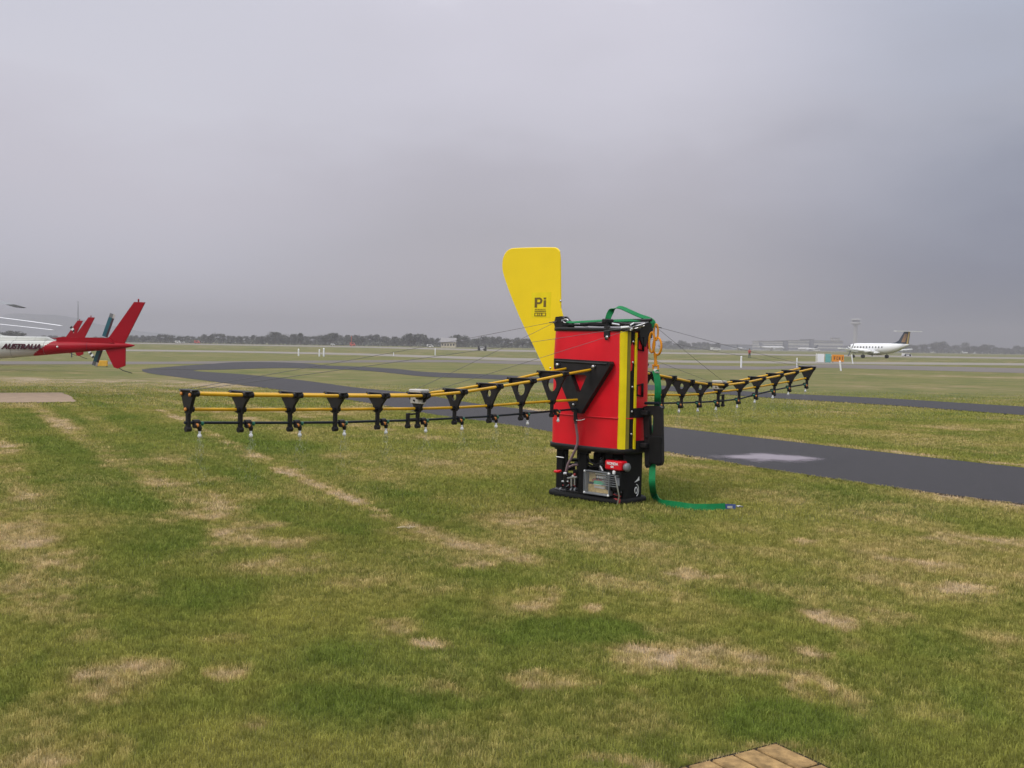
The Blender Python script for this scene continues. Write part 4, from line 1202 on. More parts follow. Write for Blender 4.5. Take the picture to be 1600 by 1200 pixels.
# rings and hook
ringY = onplane(1020, 510, 1, .02)
def oval(cx_, cy_, rx, rz, yl, r_, mt='orange', tw=0.):
    c = onplane(cx_, cy_, 1, yl); s_px = 1 / F * (RIG @ c).y
    mb = MB(); pts = []
    for t in np.linspace(0, 2 * math.pi, 25)[:-1]:
        v = V_ * math.cos(tw) + U * math.sin(tw)
        pts.append(wl_(RIG @ c + v * (math.cos(t) * rx * s_px) + Vector((0, 0, math.sin(t) * rz * s_px))))
    mb.tube(pts, r_, mt, closed=True, seg=8); return mb
oval(1018.6, 535, 4.5, 15.5, .03, .012, tw=.2).build('master_link', sling)
oval(1027, 541, 8.3, 13.5, .06, .0115, tw=-.1).build('link', sling)
oval(1025, 519, 3.2, 12.5, .045, .010, tw=.6).build('link', sling)
b = MB()
def rwl(x, y, yl): return wl_(rw(x, y, yl))
b.tube([rwl(1024, 553, .05), rwl(1024.2, 561, .05)], [.020, .013], 'orange'); b.tube([rwl(1024.2, 561, .05), rwl(1024.6, 566, .05), rwl(1024.6, 571, .05)], [.012, .018, .016], 'orange')
for k in range(2):
    c = rw(1024.4, 563 + k * 5, .05)
    b.tube([wl_(c + (V_ if k else U) * math.cos(t) * .012 + Vector((0, 0, math.sin(t) * .022))) for t in np.linspace(0, 2 * math.pi, 13)[:-1]], .006, 'orange', closed=True, seg=6)
b.tube([rwl(1020.5, 570, .05), rwl(1021, 577, .05)], .010, 'orange'); b.tube([rwl(1028.5, 570, .05), rwl(1028.5, 577, .05)], .010, 'orange'); b.tube([rwl(1020, 571, .05), rwl(1029, 571.5, .05)], .012, 'orange')
b.build('hook', sling)
b = MB(); b.tube([rwl(1020, 582, .05), rwl(1029, 582, .05)], .012, 'steel'); b.box(rwl(1024, 581, .055), (.035, .02, .06), 'white', bev=.004); b.build('pin', sling)
# hanging leg down behind the arm, then along the grass
b = MB()
g_end = [G(1023, 775, .04), G(1031, 784.5, .015), G(1040, 786.5, .022), G(1060, 789, .03), G(1080, 792, .03), G(1105, 792.5, .03), G(1133, 791.5, .03)]
hp = [rw(1024, 579, .05), rw(1026.5, 590, .04), rw(1028.2, 605, .03), rw(1027.5, 620, .04), rw(1027, 634, .09), rw(1024, 670, .12), rw(1021, 700, .13), rw(1019.6, 728, .10), rw(1018.8, 752, .02), G(1020.5, 768, .12)]
pts = spl(hp + g_end, 6); n = len(pts)
acr = []
for i in range(n):
    t = i / n
    k = max(0, min(1, (t - .55) / .12))
    acr.append(Vector((1, -.25, 0)) * (1 - k) + Vector((.1, .35, 1)) * k)
ribbon2(b, pts, acr, .066)
b.build('strap', sling)
b = MB()
c = G(1142, 791.5, .025); c0 = G(1133.5, 791.5, .03); c2 = G(1149, 792, .02)
ribbon2(b, [c0, c, c2], Vector((.1, .35, 1)), .050, 'label', .006); b.build('label', sling)
b = MB(); b.box(wl_(G(1140, 792, .03) + Vector((0, -.012, 0))), (.05, .004, .022), 'plate')
b.build('tag', sling)
b = MB()
for k in range(5):
    a = G(1150 + k, 791, .02); b.tube([wl_(a), wl_(a + Vector((rnd.uniform(.02, .06), rnd.uniform(-.05, .05), rnd.uniform(-.01, .03))))], .006, rnd.choice(['white', 'wire', 'steel']), seg=5)
b.build('thread', sling)

# ------------------------------------------------------------------ water from the nozzles
b = MB(); q = random.Random(3)
M['water'] = mat('water_drops', (.8, .8, .85), .2, var=0, alpha=.22)
for p in SPRAY:
    for k in range(120):
        t = q.random() ** 1.1; h = t * .34; s_ = .008 + h * .16
        c = p + Vector((q.gauss(0, s_), q.gauss(0, s_), -h)); r_ = .0010 * (1.15 - .6 * t); L = .008 + .010 * q.random()
        if c.z < .02: continue
        b.add([c + Vector((r_, 0, 0)), c + Vector((-r_ * .5, r_ * .8, 0)), c + Vector((-r_ * .5, -r_ * .8, 0)), c + Vector((0, 0, L)), c - Vector((0, 0, L))], [(0, 1, 3), (1, 2, 3), (2, 0, 3), (1, 0, 4), (2, 1, 4), (0, 2, 4)], 'water')
o = b.build('water_spray', kind='stuff', label='fine water drops falling from the nozzles', category='water spray')

# ------------------------------------------------------------------ dry twig on the lawn
tw = MB()
c = G(640, 826, .01)
for dx, dy, L in ((-.11, -.02, 1), (.03, -.03, .6), (.0, .06, .5)):
    tw.tube([c, c + Vector((dx * .5, dy * .5, .022)), c + Vector((dx, dy, .012))], [.0035, .003, .0015], 'straw', seg=6)
tw.tube([c + Vector((-.10, -.02, .012)), c + Vector((.05, .0, .018))], .003, 'straw', seg=6)
tw.build('twig', label='small pale dry twig lying on the lawn left of the machine', category='twig')

# ================================================================== helicopters at the left
HD = 30.0
def HX(px): return (px + 140) / 53.3333
def HZ(px, py): return CAM_H - (py - (540 + ROLL * (px - 800))) / 53.3333
def make_heli(rake=0., fat=1.):
    t = thing('helicopter', '', 'helicopter', group='red and white helicopters parked in a line')
    def rng(x, z, ry, rz, n=20, ex=2.0):
        return [Vector((x, ry * math.copysign(abs(math.cos(a)) ** (2 / ex), math.cos(a)), z + rz * math.copysign(abs(math.sin(a)) ** (2 / ex), math.sin(a)))) for a in np.linspace(0, 2 * math.pi, n + 1)[:-1]]
    # cabin
    b = MB()
    cab = [(-3.3, 1.05, .05, .05), (-3.1, 1.1, .35, .28), (-2.6, 1.2, .6, .5), (-1.9, 1.32, .72, .68), (-.8, 1.38, .76, .74), (.3, 1.38, .74, .74), (1.0, 1.40, .6, .64), (1.6, 1.43, .42, .48), (2.1, 1.43, .32, .36)]
    b.loft([rng(*c, ex=2.5) for c in cab], 'heli_white')
    b.loft([rng(*c, ex=3) for c in [(-1.6, 2.15, .2, .06), (-1.2, 2.2, .38, .25), (.4, 2.2, .38, .28), (1.4, 1.95, .28, .2), (2.0, 1.75, .12, .06)]], 'heli_white')
    t_body = b.build('cabin', t)
    b = MB(); b.loft([rng(*c, ex=2.5) for c in [(-3.0, 1.2, .40, .30), (-2.55, 1.34, .615, .44), (-1.9, 1.45, .735, .58), (-1.3, 1.5, .765, .55)]], 'glass'); b.build('windscreen', t)
    for sg in (-1, 1):
        b = MB(); b.box((-.35, sg * .74, 1.55), (1.1, .05, .5), 'glass', bev=.02); b.build('window', t)
    # tail boom: white, then red from a raked line
    boom = [(2.0, HZ(0, 546.5), .29), (HX(0), HZ(0, 546.5), .265), (HX(50), HZ(50, 544.5), .225), (HX(100), HZ(100, 542.3), .185), (HX(117), HZ(117, 541.8), .17), (HX(165), HZ(165, 540.6), .12), (HX(195), HZ(195, 540), .075), (HX(208), HZ(208, 540), .03), (HX(210), HZ(210, 539.8), .012)]
    xs = np.array([c[0] for c in boom]); zs = np.array([c[1] for c in boom]); rs_ = np.array([c[2] for c in boom]); rs_ = np.where(xs < HX(101), rs_ * fat, rs_); zs = zs + np.where(xs < HX(101), (fat - 1) * .28, 0)
    XX = np.concatenate([np.linspace(2.0, HX(54), 10), np.linspace(HX(56), HX(94), 60), np.linspace(HX(96), HX(210), 22)])
    N = 32
    vs = []; fs = {'heli_white': [], 'heli_red': []}
    for x in XX:
        z = np.interp(x, xs, zs); r_ = np.interp(x, xs, rs_)
        for k in range(N):
            a = 2 * math.pi * k / N; vs.append(Vector((x, r_ * math.cos(a), z + r_ * math.sin(a))))
    def isred(p): # raked edge from low-left to high-right
        x0, z0 = HX(56) + rake, HZ(56, 553); x1, z1 = HX(93) + rake, HZ(93, 527)
        return p.x > x0 + (p.z - z0) / (z1 - z0) * (x1 - x0)
    for i in range(len(XX) - 1):
        for k in range(N):
            q_ = (i * N + k, i * N + (k + 1) % N, (i + 1) * N + (k + 1) % N, (i + 1) * N + k)
            c = sum((vs[j] for j in q_), Vector()) / 4
            fs['heli_red' if isred(c) else 'heli_white'].append(q_)
    b = MB()
    for k_, f_ in fs.items(): b.add(vs, f_, k_, True)
    tb = b.build('tail_boom', t)
    for xx in (HX(22), HX(72), HX(138)):
        z = float(np.interp(xx, xs, zs)); r_ = float(np.interp(xx, xs, rs_)) + .002
        q_ = MB(); q_.tube([(xx, r_ * math.cos(a), z + r_ * math.sin(a)) for a in np.linspace(0, 2 * math.pi, 33)[:-1]], .005, 'maroon' if xx > HX(80) else 'grey', closed=True, seg=4); q_.build('seam', tb)
    # drive shaft cover and lower fillet of the boom
    b = MB()
    cov = [(HX(92) + rake, HZ(92, 527.2)), (HX(100) + rake, HZ(100, 526.4)), (HX(120), HZ(120, 527)), (HX(172), HZ(172, 528)), (HX(180), HZ(180, 536)), (HX(88) + rake, HZ(88, 536))]
    b.prism([Vector((x, -.09, z)) for x, z in cov], (0, .18, 0), 'heli_red'); b.build('shaft_cover', t)
    b = MB()
    up = [(168, 529.5), (171.4, 525.6), (209.6, 472), (226.4, 472.6), (210, 505), (194, 537), (188, 541), (170, 541)]
    b.prism([Vector((HX(x), -.03, HZ(x, y))) for x, y in up], (0, .06, 0), 'heli_red')
    lo = [(162.5, 542), (196, 541), (195.5, 571.5), (183.6, 576), (178, 574)]
    b.prism([Vector((HX(x), -.028, HZ(x, y))) for x, y in lo], (0, .056, 0), 'heli_red')
    b.lathe([(0, 0), (.022, 0), (.022, .06), (.03, .07), (.02, .1), (0, .1)], 'heli_red', c=(HX(216), 0, HZ(216, 472.6)), seg=8)
    b.build('tail_fin', t)
    b = MB(); b.tube([(HX(184), 0, HZ(184, 574)), (HX(192), 0, HZ(192, 579)), (HX(206), 0, HZ(206, 583))], .012, 'rubber', seg=6); b.build('tail_skid', t)
    # tailplane across the boom with end plates
    b = MB(); sx = HX(112)
    b.prism([Vector((sx - .02, -.95, 1.36)), Vector((sx + .05, -.95, 1.39)), Vector((sx + .30, -.95, 1.36)), Vector((sx + .05, -.95, 1.34))], (0, .78, 0), 'heli_white') if False else None
    b.lathe([(0, 0), (.028, 0), (.028, .03), (.015, .045), (0, .05)], 'white', c=(HX(94), -.19, HZ(94, 541.8)), axis=(0, -1, 0), seg=8)
    b.build('lamp', t)
    # main rotor
    b = MB(); hz = 2.95
    b.tube([(0, 0, 2.2), (0, 0, hz)], [.09, .06], 'grey'); b.box((0, 0, hz), (.7, .16, .1), 'grey', bev=.03); b.build('rotor_mast', t)
    text('AUSTRALIA', .27, 'maroon', Matrix.Translation((HX(39), -.255, HZ(39, 541.8))) @ Matrix.Rotation(math.pi / 2, 4, 'X') @ Matrix.Diagonal((.80, .78, 1, 1)), tb, bold=.010, shear=.4, depth=.02)
    for sg in (-1, 1):
        b = MB(); y = sg * .95
        b.tube([(-2.3, y, .16), (-2.1, y, .05), (1.1, y, .05), (1.25, y, .07)], .05, 'heli_white', seg=8)
        b.tube([(-1.5, y, .06), (-1.4, sg * .55, .8)], .04, 'heli_white', seg=8); b.tube([(.6, y, .06), (.5, sg * .55, .8)], .04, 'heli_white', seg=8)
        b.build('skid', t)
    return t
def blade_obj(t, az, tipz, black, hz=2.95, pw=1.8):
    b = MB(); d = Vector((math.cos(az), math.sin(az), 0)); w = Vector((-d.y, d.x, 0))
    N = 12
    for sg in (1, -1):
        rings = []
        for i in range(N + 1):
            s_ = i / N; r_ = .35 + s_ * 5.25; z = hz + (tipz - hz) * s_ ** pw
            c = d * (r_ * sg) + Vector((0, 0, z)); rings.append([c + w * .165 + Vector((0, 0, .0)), c + w * .08 + Vector((0, 0, .014)), c - w * .165, c + w * .08 - Vector((0, 0, .010))])
        bb = MB(); bb.loft(rings[:-1] if black else rings, 'grey' if black else 'paint_white', smooth=False)
        if black: bb.loft(rings[-2:], 'rubber', smooth=False)
        bb.build('rotor_blade', t)
def tail_rotor(t, px, pyt, pyb, pxt, pxb, kind, d_near=.26):
    """two-bladed tail rotor beyond the boom"""
    c = Vector((HX((pxt + pxb) / 2), d_near, HZ((pxt + pxb) / 2, (pyt + pyb) / 2)))
    top = Vector((HX(pxt), d_near, HZ(pxt, pyt))); bot = Vector((HX(pxb), d_near, HZ(pxb, pyb)))
    ax = (top - c).normalized(); sd_ = Vector((ax.z, 0, -ax.x)); L = (top - c).length
    for sg in (1, -1):
        b = MB()
        if kind == 'teal':
            segs = [(.12, .85, 'teal'), (.85, 1.0, 'grey')]
            for (a0, a1, mt) in segs:
                p = [c + ax * sg * L * a0 + sd_ * -.075, c + ax * sg * L * a1 + sd_ * -.075, c + ax * sg * L * a1 + sd_ * .03, c + ax * sg * L * a0 + sd_ * .03]
                b.prism(p, (0, .02, 0), mt)
                if mt == 'teal':
                    p = [c + ax * sg * L * a0 + sd_ * .03, c + ax * sg * L * a1 + sd_ * .03, c + ax * sg * L * a1 + sd_ * .09, c + ax * sg * L * a0 + sd_ * .09]
                else: p = [c + ax * sg * L * a0 + sd_ * .03, c + ax * sg * L * a1 + sd_ * .03, c + ax * sg * L * a1 + sd_ * .085, c + ax * sg * L * a0 + sd_ * .085]
                b.prism([q_ + Vector((0, .004, 0)) for q_ in p], (0, .012, 0), 'brownb' if mt == 'teal' else 'plate')
        else:
            for k in range(8):
                a0, a1 = .14 + k * .1075, .14 + (k + 1) * .1075
                mt = ('rubber' if k % 2 else 'paint_white') if kind == 'band' else 'heli_red'
                p = [c + ax * sg * L * a0 + sd_ * -.07, c + ax * sg * L * a1 + sd_ * -.07, c + ax * sg * L * a1 + sd_ * .08, c + ax * sg * L * a0 + sd_ * .08]
                b.prism(p, (0, .02, 0), mt)
        b.build('tail_rotor_blade', t)
    b = MB(); b.tube([c + Vector((0, -.26, 0)), c + Vector((0, .04, 0))], .05, 'grey'); b.build('tail_rotor_hub', t)
def heli_at(t, px_tail, d, label):
    # local tail tip (top of fin) lies at HX(226)
    p = P(px_tail, 531, d)
    t.location = (p.x - HX(226), d, 0); t['label'] = label
h1 = make_heli()
h2 = make_heli(1.0, 1.35); h3 = copy_tree(h2)
heli_at(h1, 226.4, HD, 'helicopter with red tail and teal tail rotor, nearest of the parked three')
heli_at(h2, 148, 51.5, 'helicopter whose red fin stands behind the tail of the nearest one, middle of three')
heli_at(h3, 129.5, 61, 'farthest helicopter with black and white banded tail rotor in front of its red fin')
tail_rotor(h1, 0, 490, 571.5, 170, 141, 'teal')
blade_obj(h1, R(-33), 2.41, True)
blade_obj(h2, R(-8), 2.26, False, 2.80, 1.15)
blade_obj(h3, R(-10), 2.13, False, 2.56, 1.1)
tail_rotor(h2, 0, 498, 566, 172, 150, 'navy', .3)
tail_rotor(h3, 0, 492, 590, 195, 268, 'band', -.35)

# ================================================================== turboprop airliner
def make_plane(loc, rz):
    t = thing('airliner', 'white twin propeller airliner with dark tail fin on the taxiway', 'airliner', loc, rz)
    # local: +X to the nose, Z up, wheels on 0
    def rng(x, z, r_, rz_=None, y=0, n=20):
        rz_ = rz_ or r_
        return [Vector((x, y + r_ * math.cos(a), z + rz_ * math.sin(a))) for a in np.linspace(0, 2 * math.pi, n + 1)[:-1]]
    b = MB(); zc = 2.1
    fus = [(9.6, zc - .35, .04), (9.2, zc - .3, .32), (8.4, zc - .2, .66), (7.4, zc - .05, .98), (6.4, zc, 1.13), (5, zc, 1.17), (-3.5, zc, 1.17), (-5.2, zc + .08, 1.08), (-7.0, zc + .32, .82), (-8.6, zc + .62, .48), (-9.8, zc + .85, .2), (-10.1, zc + .9, .05)]
    b.loft([rng(*c) for c in fus], 'paint_white')
    b.loft([rng(1.9, 1.25, .9, .35), rng(1.2, 1.15, 1.35, .5), rng(-1.2, 1.15, 1.35, .5), rng(-2.4, 1.3, .8, .35)], 'paint_white')
    b.build('fuselage', t)
    for sg in (-1, 1):
        for k in range(10):
            x = 5.2 - k * .95
            q_ = MB(); q_.box((x, sg * 1.13, zc + .28), (.32, .09, .40), 'glass', bev=.04); q_.build('window', t)
        q_ = MB(); q_.box((7.2, sg * .80, zc + .5), (.7, .3, .3), 'glass', rot=Matrix.Rotation(-sg * .25, 3, 'Z'), bev=.05); q_.build('window', t)
        q_ = MB(); q_.prism([Vector((1.3, sg * 1.0, 1.25)), Vector((-1.1, sg * 1.0, 1.25)), Vector((-.65, sg * 9.9, 1.95)), Vector((.35, sg * 9.9, 1.95))], (0, 0, .22), 'paint_white'); q_.build('wing', t)
        q_ = MB()
        q_.loft([rng(c[0], c[1], c[2], c[3], sg * 3.3) for c in [(3.7, 1.75, .28, .28), (3.3, 1.7, .42, .46), (1.5, 1.6, .48, .58), (-.8, 1.5, .42, .5), (-2.4, 1.55, .12, .15)]], 'paint_white')
        nac = q_.build('engine', t)
        q_ = MB(); q_.lathe([(.26, 0), (.24, .2), (.12, .5), (.02, .62)], 'paint_white', c=(3.7, sg * 3.3, 1.75), axis=(1, 0, 0)); q_.build('spinner', nac)
        for k in range(4):
            a = k * math.pi / 2 + .5
            d = Vector((0, math.cos(a), math.sin(a))); w = Vector((.35, -math.sin(a) * .9, math.cos(a) * .9)).normalized()
            c = Vector((3.85, sg * 3.3, 1.75)); q_ = MB()
            q_.prism([c + d * .2 + w * .09, c + d * .8 + w * .15, c + d * 1.5 + w * .14, c + d * 1.6, c + d * 1.5 - w * .14, c + d * .8 - w * .15, c + d * .2 - w * .09], (.03, 0, 0), 'grey')
            q_.build('propeller_blade', nac)
        q_ = MB()
        q_.tube([(0, sg * 3.3, 1.2), (0, sg * 3.3, .35)], .09, 'grey')
        for o_ in (-.18, .18): q_.tube([(0, sg * 3.3 + o_ - .09, .38), (0, sg * 3.3 + o_ + .09, .38)], .38, 'rubber', seg=16)
        q_.build('landing_gear', t)
        q_ = MB(); q_.prism([Vector((-8.9, sg * .06, 5.75)), Vector((-10.25, sg * .06, 5.75)), Vector((-10.1, sg * 3.47, 5.75)), Vector((-9.3, sg * 3.47, 5.75))], (0, 0, .14), 'paint_white'); q_.build('tailplane', t)
    q_ = MB(); q_.tube([(6.9, 0, 1.1), (6.9, 0, .3)], .07, 'grey')
    for o_ in (-.14, .14): q_.tube([(6.9, o_ - .07, .3), (6.9, o_ + .07, .3)], .3, 'rubber', seg=16)
    q_.build('landing_gear', t)
    b = MB(); b.prism([Vector((x, -.09, z)) for x, z in ((-4.6, 3.18), (-6.2, 3.45), (-7.2, 3.9), (-8.7, 5.75), (-10.3, 5.75), (-9.85, 2.95), (-7, 2.9))], (0, .18, 0), 'navy')
    fn = b.build('tail_fin', t)
    for sg in (-1, 1):
        b = MB(); b.prism([Vector((x, sg * .093 - .004, z)) for x, z in ((-7.9, 3.5), (-8.9, 5.3), (-9.7, 5.3), (-9.1, 3.5))], (0, .008, 0), 'bronze'); b.build('emblem', fn)
        b = MB(); b.prism([Vector((x, sg * .098 - .004, z)) for x, z in ((-9.4, 2.95), (-9.95, 5.7), (-10.32, 5.7), (-9.88, 2.95))], (0, .008, 0), 'tan'); b.build('rudder', fn)
    text('SKYWEST', .62, 'maroon', Matrix.Translation((-.6, 1.1, zc + .1)) @ Matrix.Rotation(math.pi, 4, 'Z') @ Matrix.Rotation(math.pi / 2, 4, 'X'), t, depth=.01) if False else None
    return t
pc = G(1368, 559.2)
pl_d = 225
pc = P(1367, 558, pl_d); pc.z = 0
make_plane((pc.x, pc.y, 0), R(112))

# ================================================================== terminal, tower, far buildings
def bldg(name, label, cat, px0, px1, D, top_z, depth, stripes, wall='clad', band='dclad', group=None, roof=True):
    a = P(px0, 545, D); c = P(px1, 545, D); w = c.x - a.x
    t = thing(name, label, cat, ((a.x + c.x) / 2, D + depth / 2, 0), group=group)
    b = MB(); b.box((0, 0, top_z / 2), (w, depth, top_z), wall); b.build('wall', t)
    for (z0, z1) in stripes:
        b = MB(); b.box((0, 0, top_z * (z0 + z1) / 2), (w + .4, depth + .4, top_z * (z1 - z0)), band); b.build('window_band', t)
    if roof:
        b = MB(); b.box((0, 0, top_z + .3), (w + 1.5, depth + 1.5, .6), 'roofg'); b.build('roof', t)
    return t, w
TD = 1500
bldg('terminal', 'pale grey terminal hall with stepped bands, left end of the terminal', 'terminal building', 1188, 1223, TD, 13.5, 50, [(.12, .3), (.5, .58), (.75, .82)])
bldg('terminal', 'darker terminal block standing between the two pale halls', 'terminal building', 1223.6, 1232, TD + 5, 14.5, 50, [(.1, .3)], wall='dclad')
bldg('terminal', 'pale banded terminal hall right of the dark block', 'terminal building', 1232.6, 1264, TD, 14.8, 50, [(.1, .28), (.42, .54), (.76, .86)])
bldg('terminal', 'dark terminal stair block with taller flat roof', 'terminal building', 1264.6, 1272, TD + 4, 17, 50, [(.3, .4)], wall='dclad')
bldg('terminal', 'longest terminal hall with three dark bands, right end of the terminal', 'terminal building', 1272.6, 1317, TD, 15, 50, [(.05, .28), (.42, .56), (.78, .9)])
bldg('plant_room', 'small white plant room on the roof at the right end of the terminal', 'plant room', 1302, 1312, TD + 12, 19.5, 14, [], wall='conc')
bldg('low_building', 'long low grey building left of the terminal', 'building', 1120, 1187, TD + 120, 8, 30, [(.3, .6)], wall='dclad')
bldg('low_building', 'low grey hangar right of the control tower behind the airliner', 'building', 1322, 1420, TD + 200, 9, 30, [(.3, .5)], wall='dclad')
# control tower
tp = P(1336, 545, 1900)
t = thing('control_tower', 'tall slender white control tower with round cab behind the airliner', 'control tower', (tp.x, 1900, 0))
b = MB(); b.lathe([(5.2, 0), (4.4, 6), (3.6, 20), (3.5, 46), (4.6, 50)], 'conc', seg=20); b.build('shaft', t)
b = MB(); b.lathe([(4.6, 49.2), (8.6, 50.5), (9.2, 51.5), (9.2, 54.0), (8.4, 54.2)], 'conc', seg=24); b.build('gallery', t)
b = MB(); b.lathe([(6.2, 54.2), (7.4, 57.8)], 'glass', seg=16); b.build('cab_window', t)
b = MB(); b.lathe([(8.6, 57.8), (9.0, 58.2), (8.6, 59.2), (6, 60.2), (3, 60.6)], 'conc', seg=24); b.tube([(0, 0, 60.5), (0, 0, 65)], .25, 'conc', seg=6); b.build('roof', t)
# cream building among the trees, left of centre
def house(px0, px1, D, h, label):
    a = P(px0, 545, D); c = P(px1, 545, D); w = c.x - a.x
    t = thing('low_building', label, 'building', ((a.x + c.x) / 2, D + 6, 0))
    b = MB(); b.box((0, 0, h / 2), (w, 12, h), 'cream'); b.build('wall', t)
    b = MB(); b.prism([Vector((-w / 2 - .5, -6.6, h)), Vector((-w / 2 - .5, 0, h + 2.4)), Vector((-w / 2 - .5, 6.6, h))], (w + 1, 0, 0), 'roofg'); b.build('roof', t)
    for k in range(5):
        x = -w / 2 + w * (k + .5) / 5
        b = MB(); b.box((x, -6.02, h * .52), (w / 9, .1, h * .36), 'glass'); b.build('window', t)
house(689, 711, 560, 3.0, 'low cream building with grey roof in front of the tree line')

# ------------------------------------------------------------------ small vehicles and planes far away
def far_vehicle(px, D, L, H, mt, label, group=None, name='parked_van', cat='van', rz=0.):
    p = P(px, 545, D); t = thing(name, label, cat, (p.x, D, 0), rz, group)
    b = MB(); b.prism([Vector((x * L, -.9, z * H)) for x, z in ((-.5, .18), (.5, .18), (.5, .55), (.36, .62), (.24, 1), (-.48, 1), (-.5, .9))], (0, 1.8, 0), mt); b.build('body', t)
    for x in (-.3, .3):
        for y in (-.85, .85):
            b = MB(); b.tube([(x * L, y - .1, .33), (x * L, y + .1, .33)], .33, 'rubber', seg=12); b.build('wheel', t)
    for y in (-.91, .91):
        b = MB(); b.box((0.0, y, H * .76), (L * .55, .03, H * .24), 'glass'); b.build('window', t)
    return t
far_vehicle(278, 640, 2.9, 1.7, 'car_white', 'white van on the far edge of the airfield, left of the orange one')
far_vehicle(286, 690, 2.2, 1.2, 'car_white', 'small white van half behind another white van at the tree line')
far_vehicle(308, 640, 3.2, 2.0, 'car_red', 'orange van on the far edge of the airfield before the tree line')
far_vehicle(551, 560, 2.9, 2.0, 'car_red', 'red van with a thin aerial standing before the tree line')
far_vehicle(520, 600, 2.2, 1.3, 'car_white', 'low white van just left of the red van')
far_vehicle(672, 540, 3.4, 1.6, 'car_white', 'long white van left of the cream building')
far_vehicle(753, 300, 2.4, 1.1, 'car_white', 'small white cart between two dark posts on the runway edge')
far_vehicle(1118, 900, 9, 2.6, 'car_white', 'long white van parked left of the terminal')
far_vehicle(1417, 330, 2.6, .9, 'car_white', 'white low van behind the tail of the airliner')
far_vehicle(1276, 1330, 9, 3, 'car_white', 'white van in front of the long terminal hall')
b = MB(); p = P(549, 545, 470); b.tube([(p.x, 470, 0), (p.x, 470, 5)], .12, 'car_red', seg=6); b.build('aerial_mast', label='thin aerial mast beside the red van', category='mast')
def small_jet(px, D, s_, rz, label, mt='car_white', tail='navy'):
    p = P(px, 545, D); t = thing('parked_aircraft', label, 'aircraft', (p.x, D, 0), rz); t.scale = (s_, s_, s_)
    def rng(x, z, r_): return [Vector((x, r_ * math.cos(a), z + r_ * math.sin(a))) for a in np.linspace(0, 2 * math.pi, 13)[:-1]]
    b = MB(); b.loft([rng(*c) for c in [(18, 3.8, .1), (16.5, 3.9, 1.3), (14, 4, 1.9), (-8, 4, 1.9), (-15, 4.8, .9), (-18, 5.2, .15)]], mt); b.build('fuselage', t)
    b = MB(); b.prism([Vector((x, -.2, z)) for x, z in ((-10.5, 5.6), (-16, 11.5), (-19, 11.5), (-16.5, 5.2))], (0, .4, 0), tail); b.build('tail_fin', t)
    for sg in (-1, 1):
        b = MB(); b.prism([Vector((3, sg * 1.5, 3.1)), Vector((-2.5, sg * 1.5, 3.1)), Vector((-6, sg * 14, 4)), Vector((-4.3, sg * 14, 4))], (0, 0, .4), mt); b.build('wing', t)
        b = MB(); b.tube([(2.5, sg * 5, 2.3), (-1, sg * 5, 2.3)], .9, mt, seg=12); b.build('engine', t)
        b = MB(); b.prism([Vector((-14.5, sg * .5, 5.4)), Vector((-17, sg * .5, 5.4)), Vector((-19, sg * 5, 5.8)), Vector((-17.6, sg * 5, 5.8))], (0, 0, .25), mt); b.build('tailplane', t)
    for x, y in ((13, 0), (-1, 2.3), (-1, -2.3)):
        b = MB(); b.tube([(x, y, 3), (x, y, .5)], .2, 'grey', seg=6); b.tube([(x, y - .3, .55), (x, y + .3, .55)], .55, 'rubber', seg=10); b.build('landing_gear', t)
    return t
small_jet(1206, 1320, .95, R(6), 'white jet with grey tail fin parked before the left terminal hall', tail='dclad')
small_jet(1262, 1340, .72, R(172), 'white jet parked before the middle of the terminal')
small_jet(1156, 980, .5, R(60), 'small white aircraft standing left of the terminal behind the person')
small_jet(1508, 1050, .26, R(30), 'small white aircraft before the right hand trees, left of two', tail='car_white')
small_jet(1523, 1080, .22, R(-120), 'small white aircraft before the right hand trees, right of two', tail='car_white')
small_jet(1457, 1000, .22, R(80), 'small white aircraft parked nearest the airliner tail', tail='car_white')

# ------------------------------------------------------------------ posts, signs, marker
def post(px, y0, y1, label, r_=.05, lean=0., grp='white marker posts on the airfield'):
    h = 540 + ROLL * (px - 800); D = CAM_H * F / max(4, y1 - h); p = P(px, y1, D); H = (y1 - y0) * D / F
    b = MB(); b.tube([(0, 0, 0), (lean, 0, H)], r_, 'paint_white', seg=10); b.lathe([(r_, 0), (r_ * .7, r_ * .8), (.005, r_)], 'paint_white', c=(lean, 0, H), seg=10)
    o = b.build('marker_post', label=label, category='post', group=grp); o.location = (p.x, p.y, 0)
    return o
post(466.5, 546, 556, 'white post left of the close pair of white posts', .09)
post(499, 547, 557, 'white post, left one of the close pair', .08)
post(506, 545, 557, 'white post, right one of the close pair', .10)
post(615, 551, 556, 'tiny white post alone on the grass before the pale strip', .05)
post(680, 545.5, 555, 'thin white post below the long white van', .08)
post(1158, 557.5, 574.5, 'white post on the grass left of the person', .075)
post(1245, 560, 574, 'white post just beyond the tip of the right boom', .05)
post(1314, 565, 579.5, 'white leaning post below the orange sign', .07, -.10)
post(1332.5, 555, 568.5, 'white leaning post below the airliner propeller', .07, -.15)
def panel(px0, px1, y0, y1, D, mt, label, cat, name, z0=None):
    a = P(px0, y1, D); c = P(px1, y0, D); w = c.x - a.x; h = c.z - max(a.z, 0.05)
    t = thing(name, label, cat, ((a.x + c.x) / 2, D, 0))
    b = MB(); zb = max(a.z, .05); b.box((0, 0, zb + h / 2), (w, .12, h), mt, bev=.015); pn = b.build('panel', t)
    for sg in (-1, 1):
        b = MB(); b.tube([(sg * w * .4, .1, 0), (sg * w * .4, .1, zb + h * .8)], .035, 'grey', seg=8); b.build('leg', t)
    return t, pn, (zb + h / 2), w, h
panel(1277, 1288, 553, 566.5, 130, 'paint_white', 'white upright board beside the teal board', 'board', 'board')
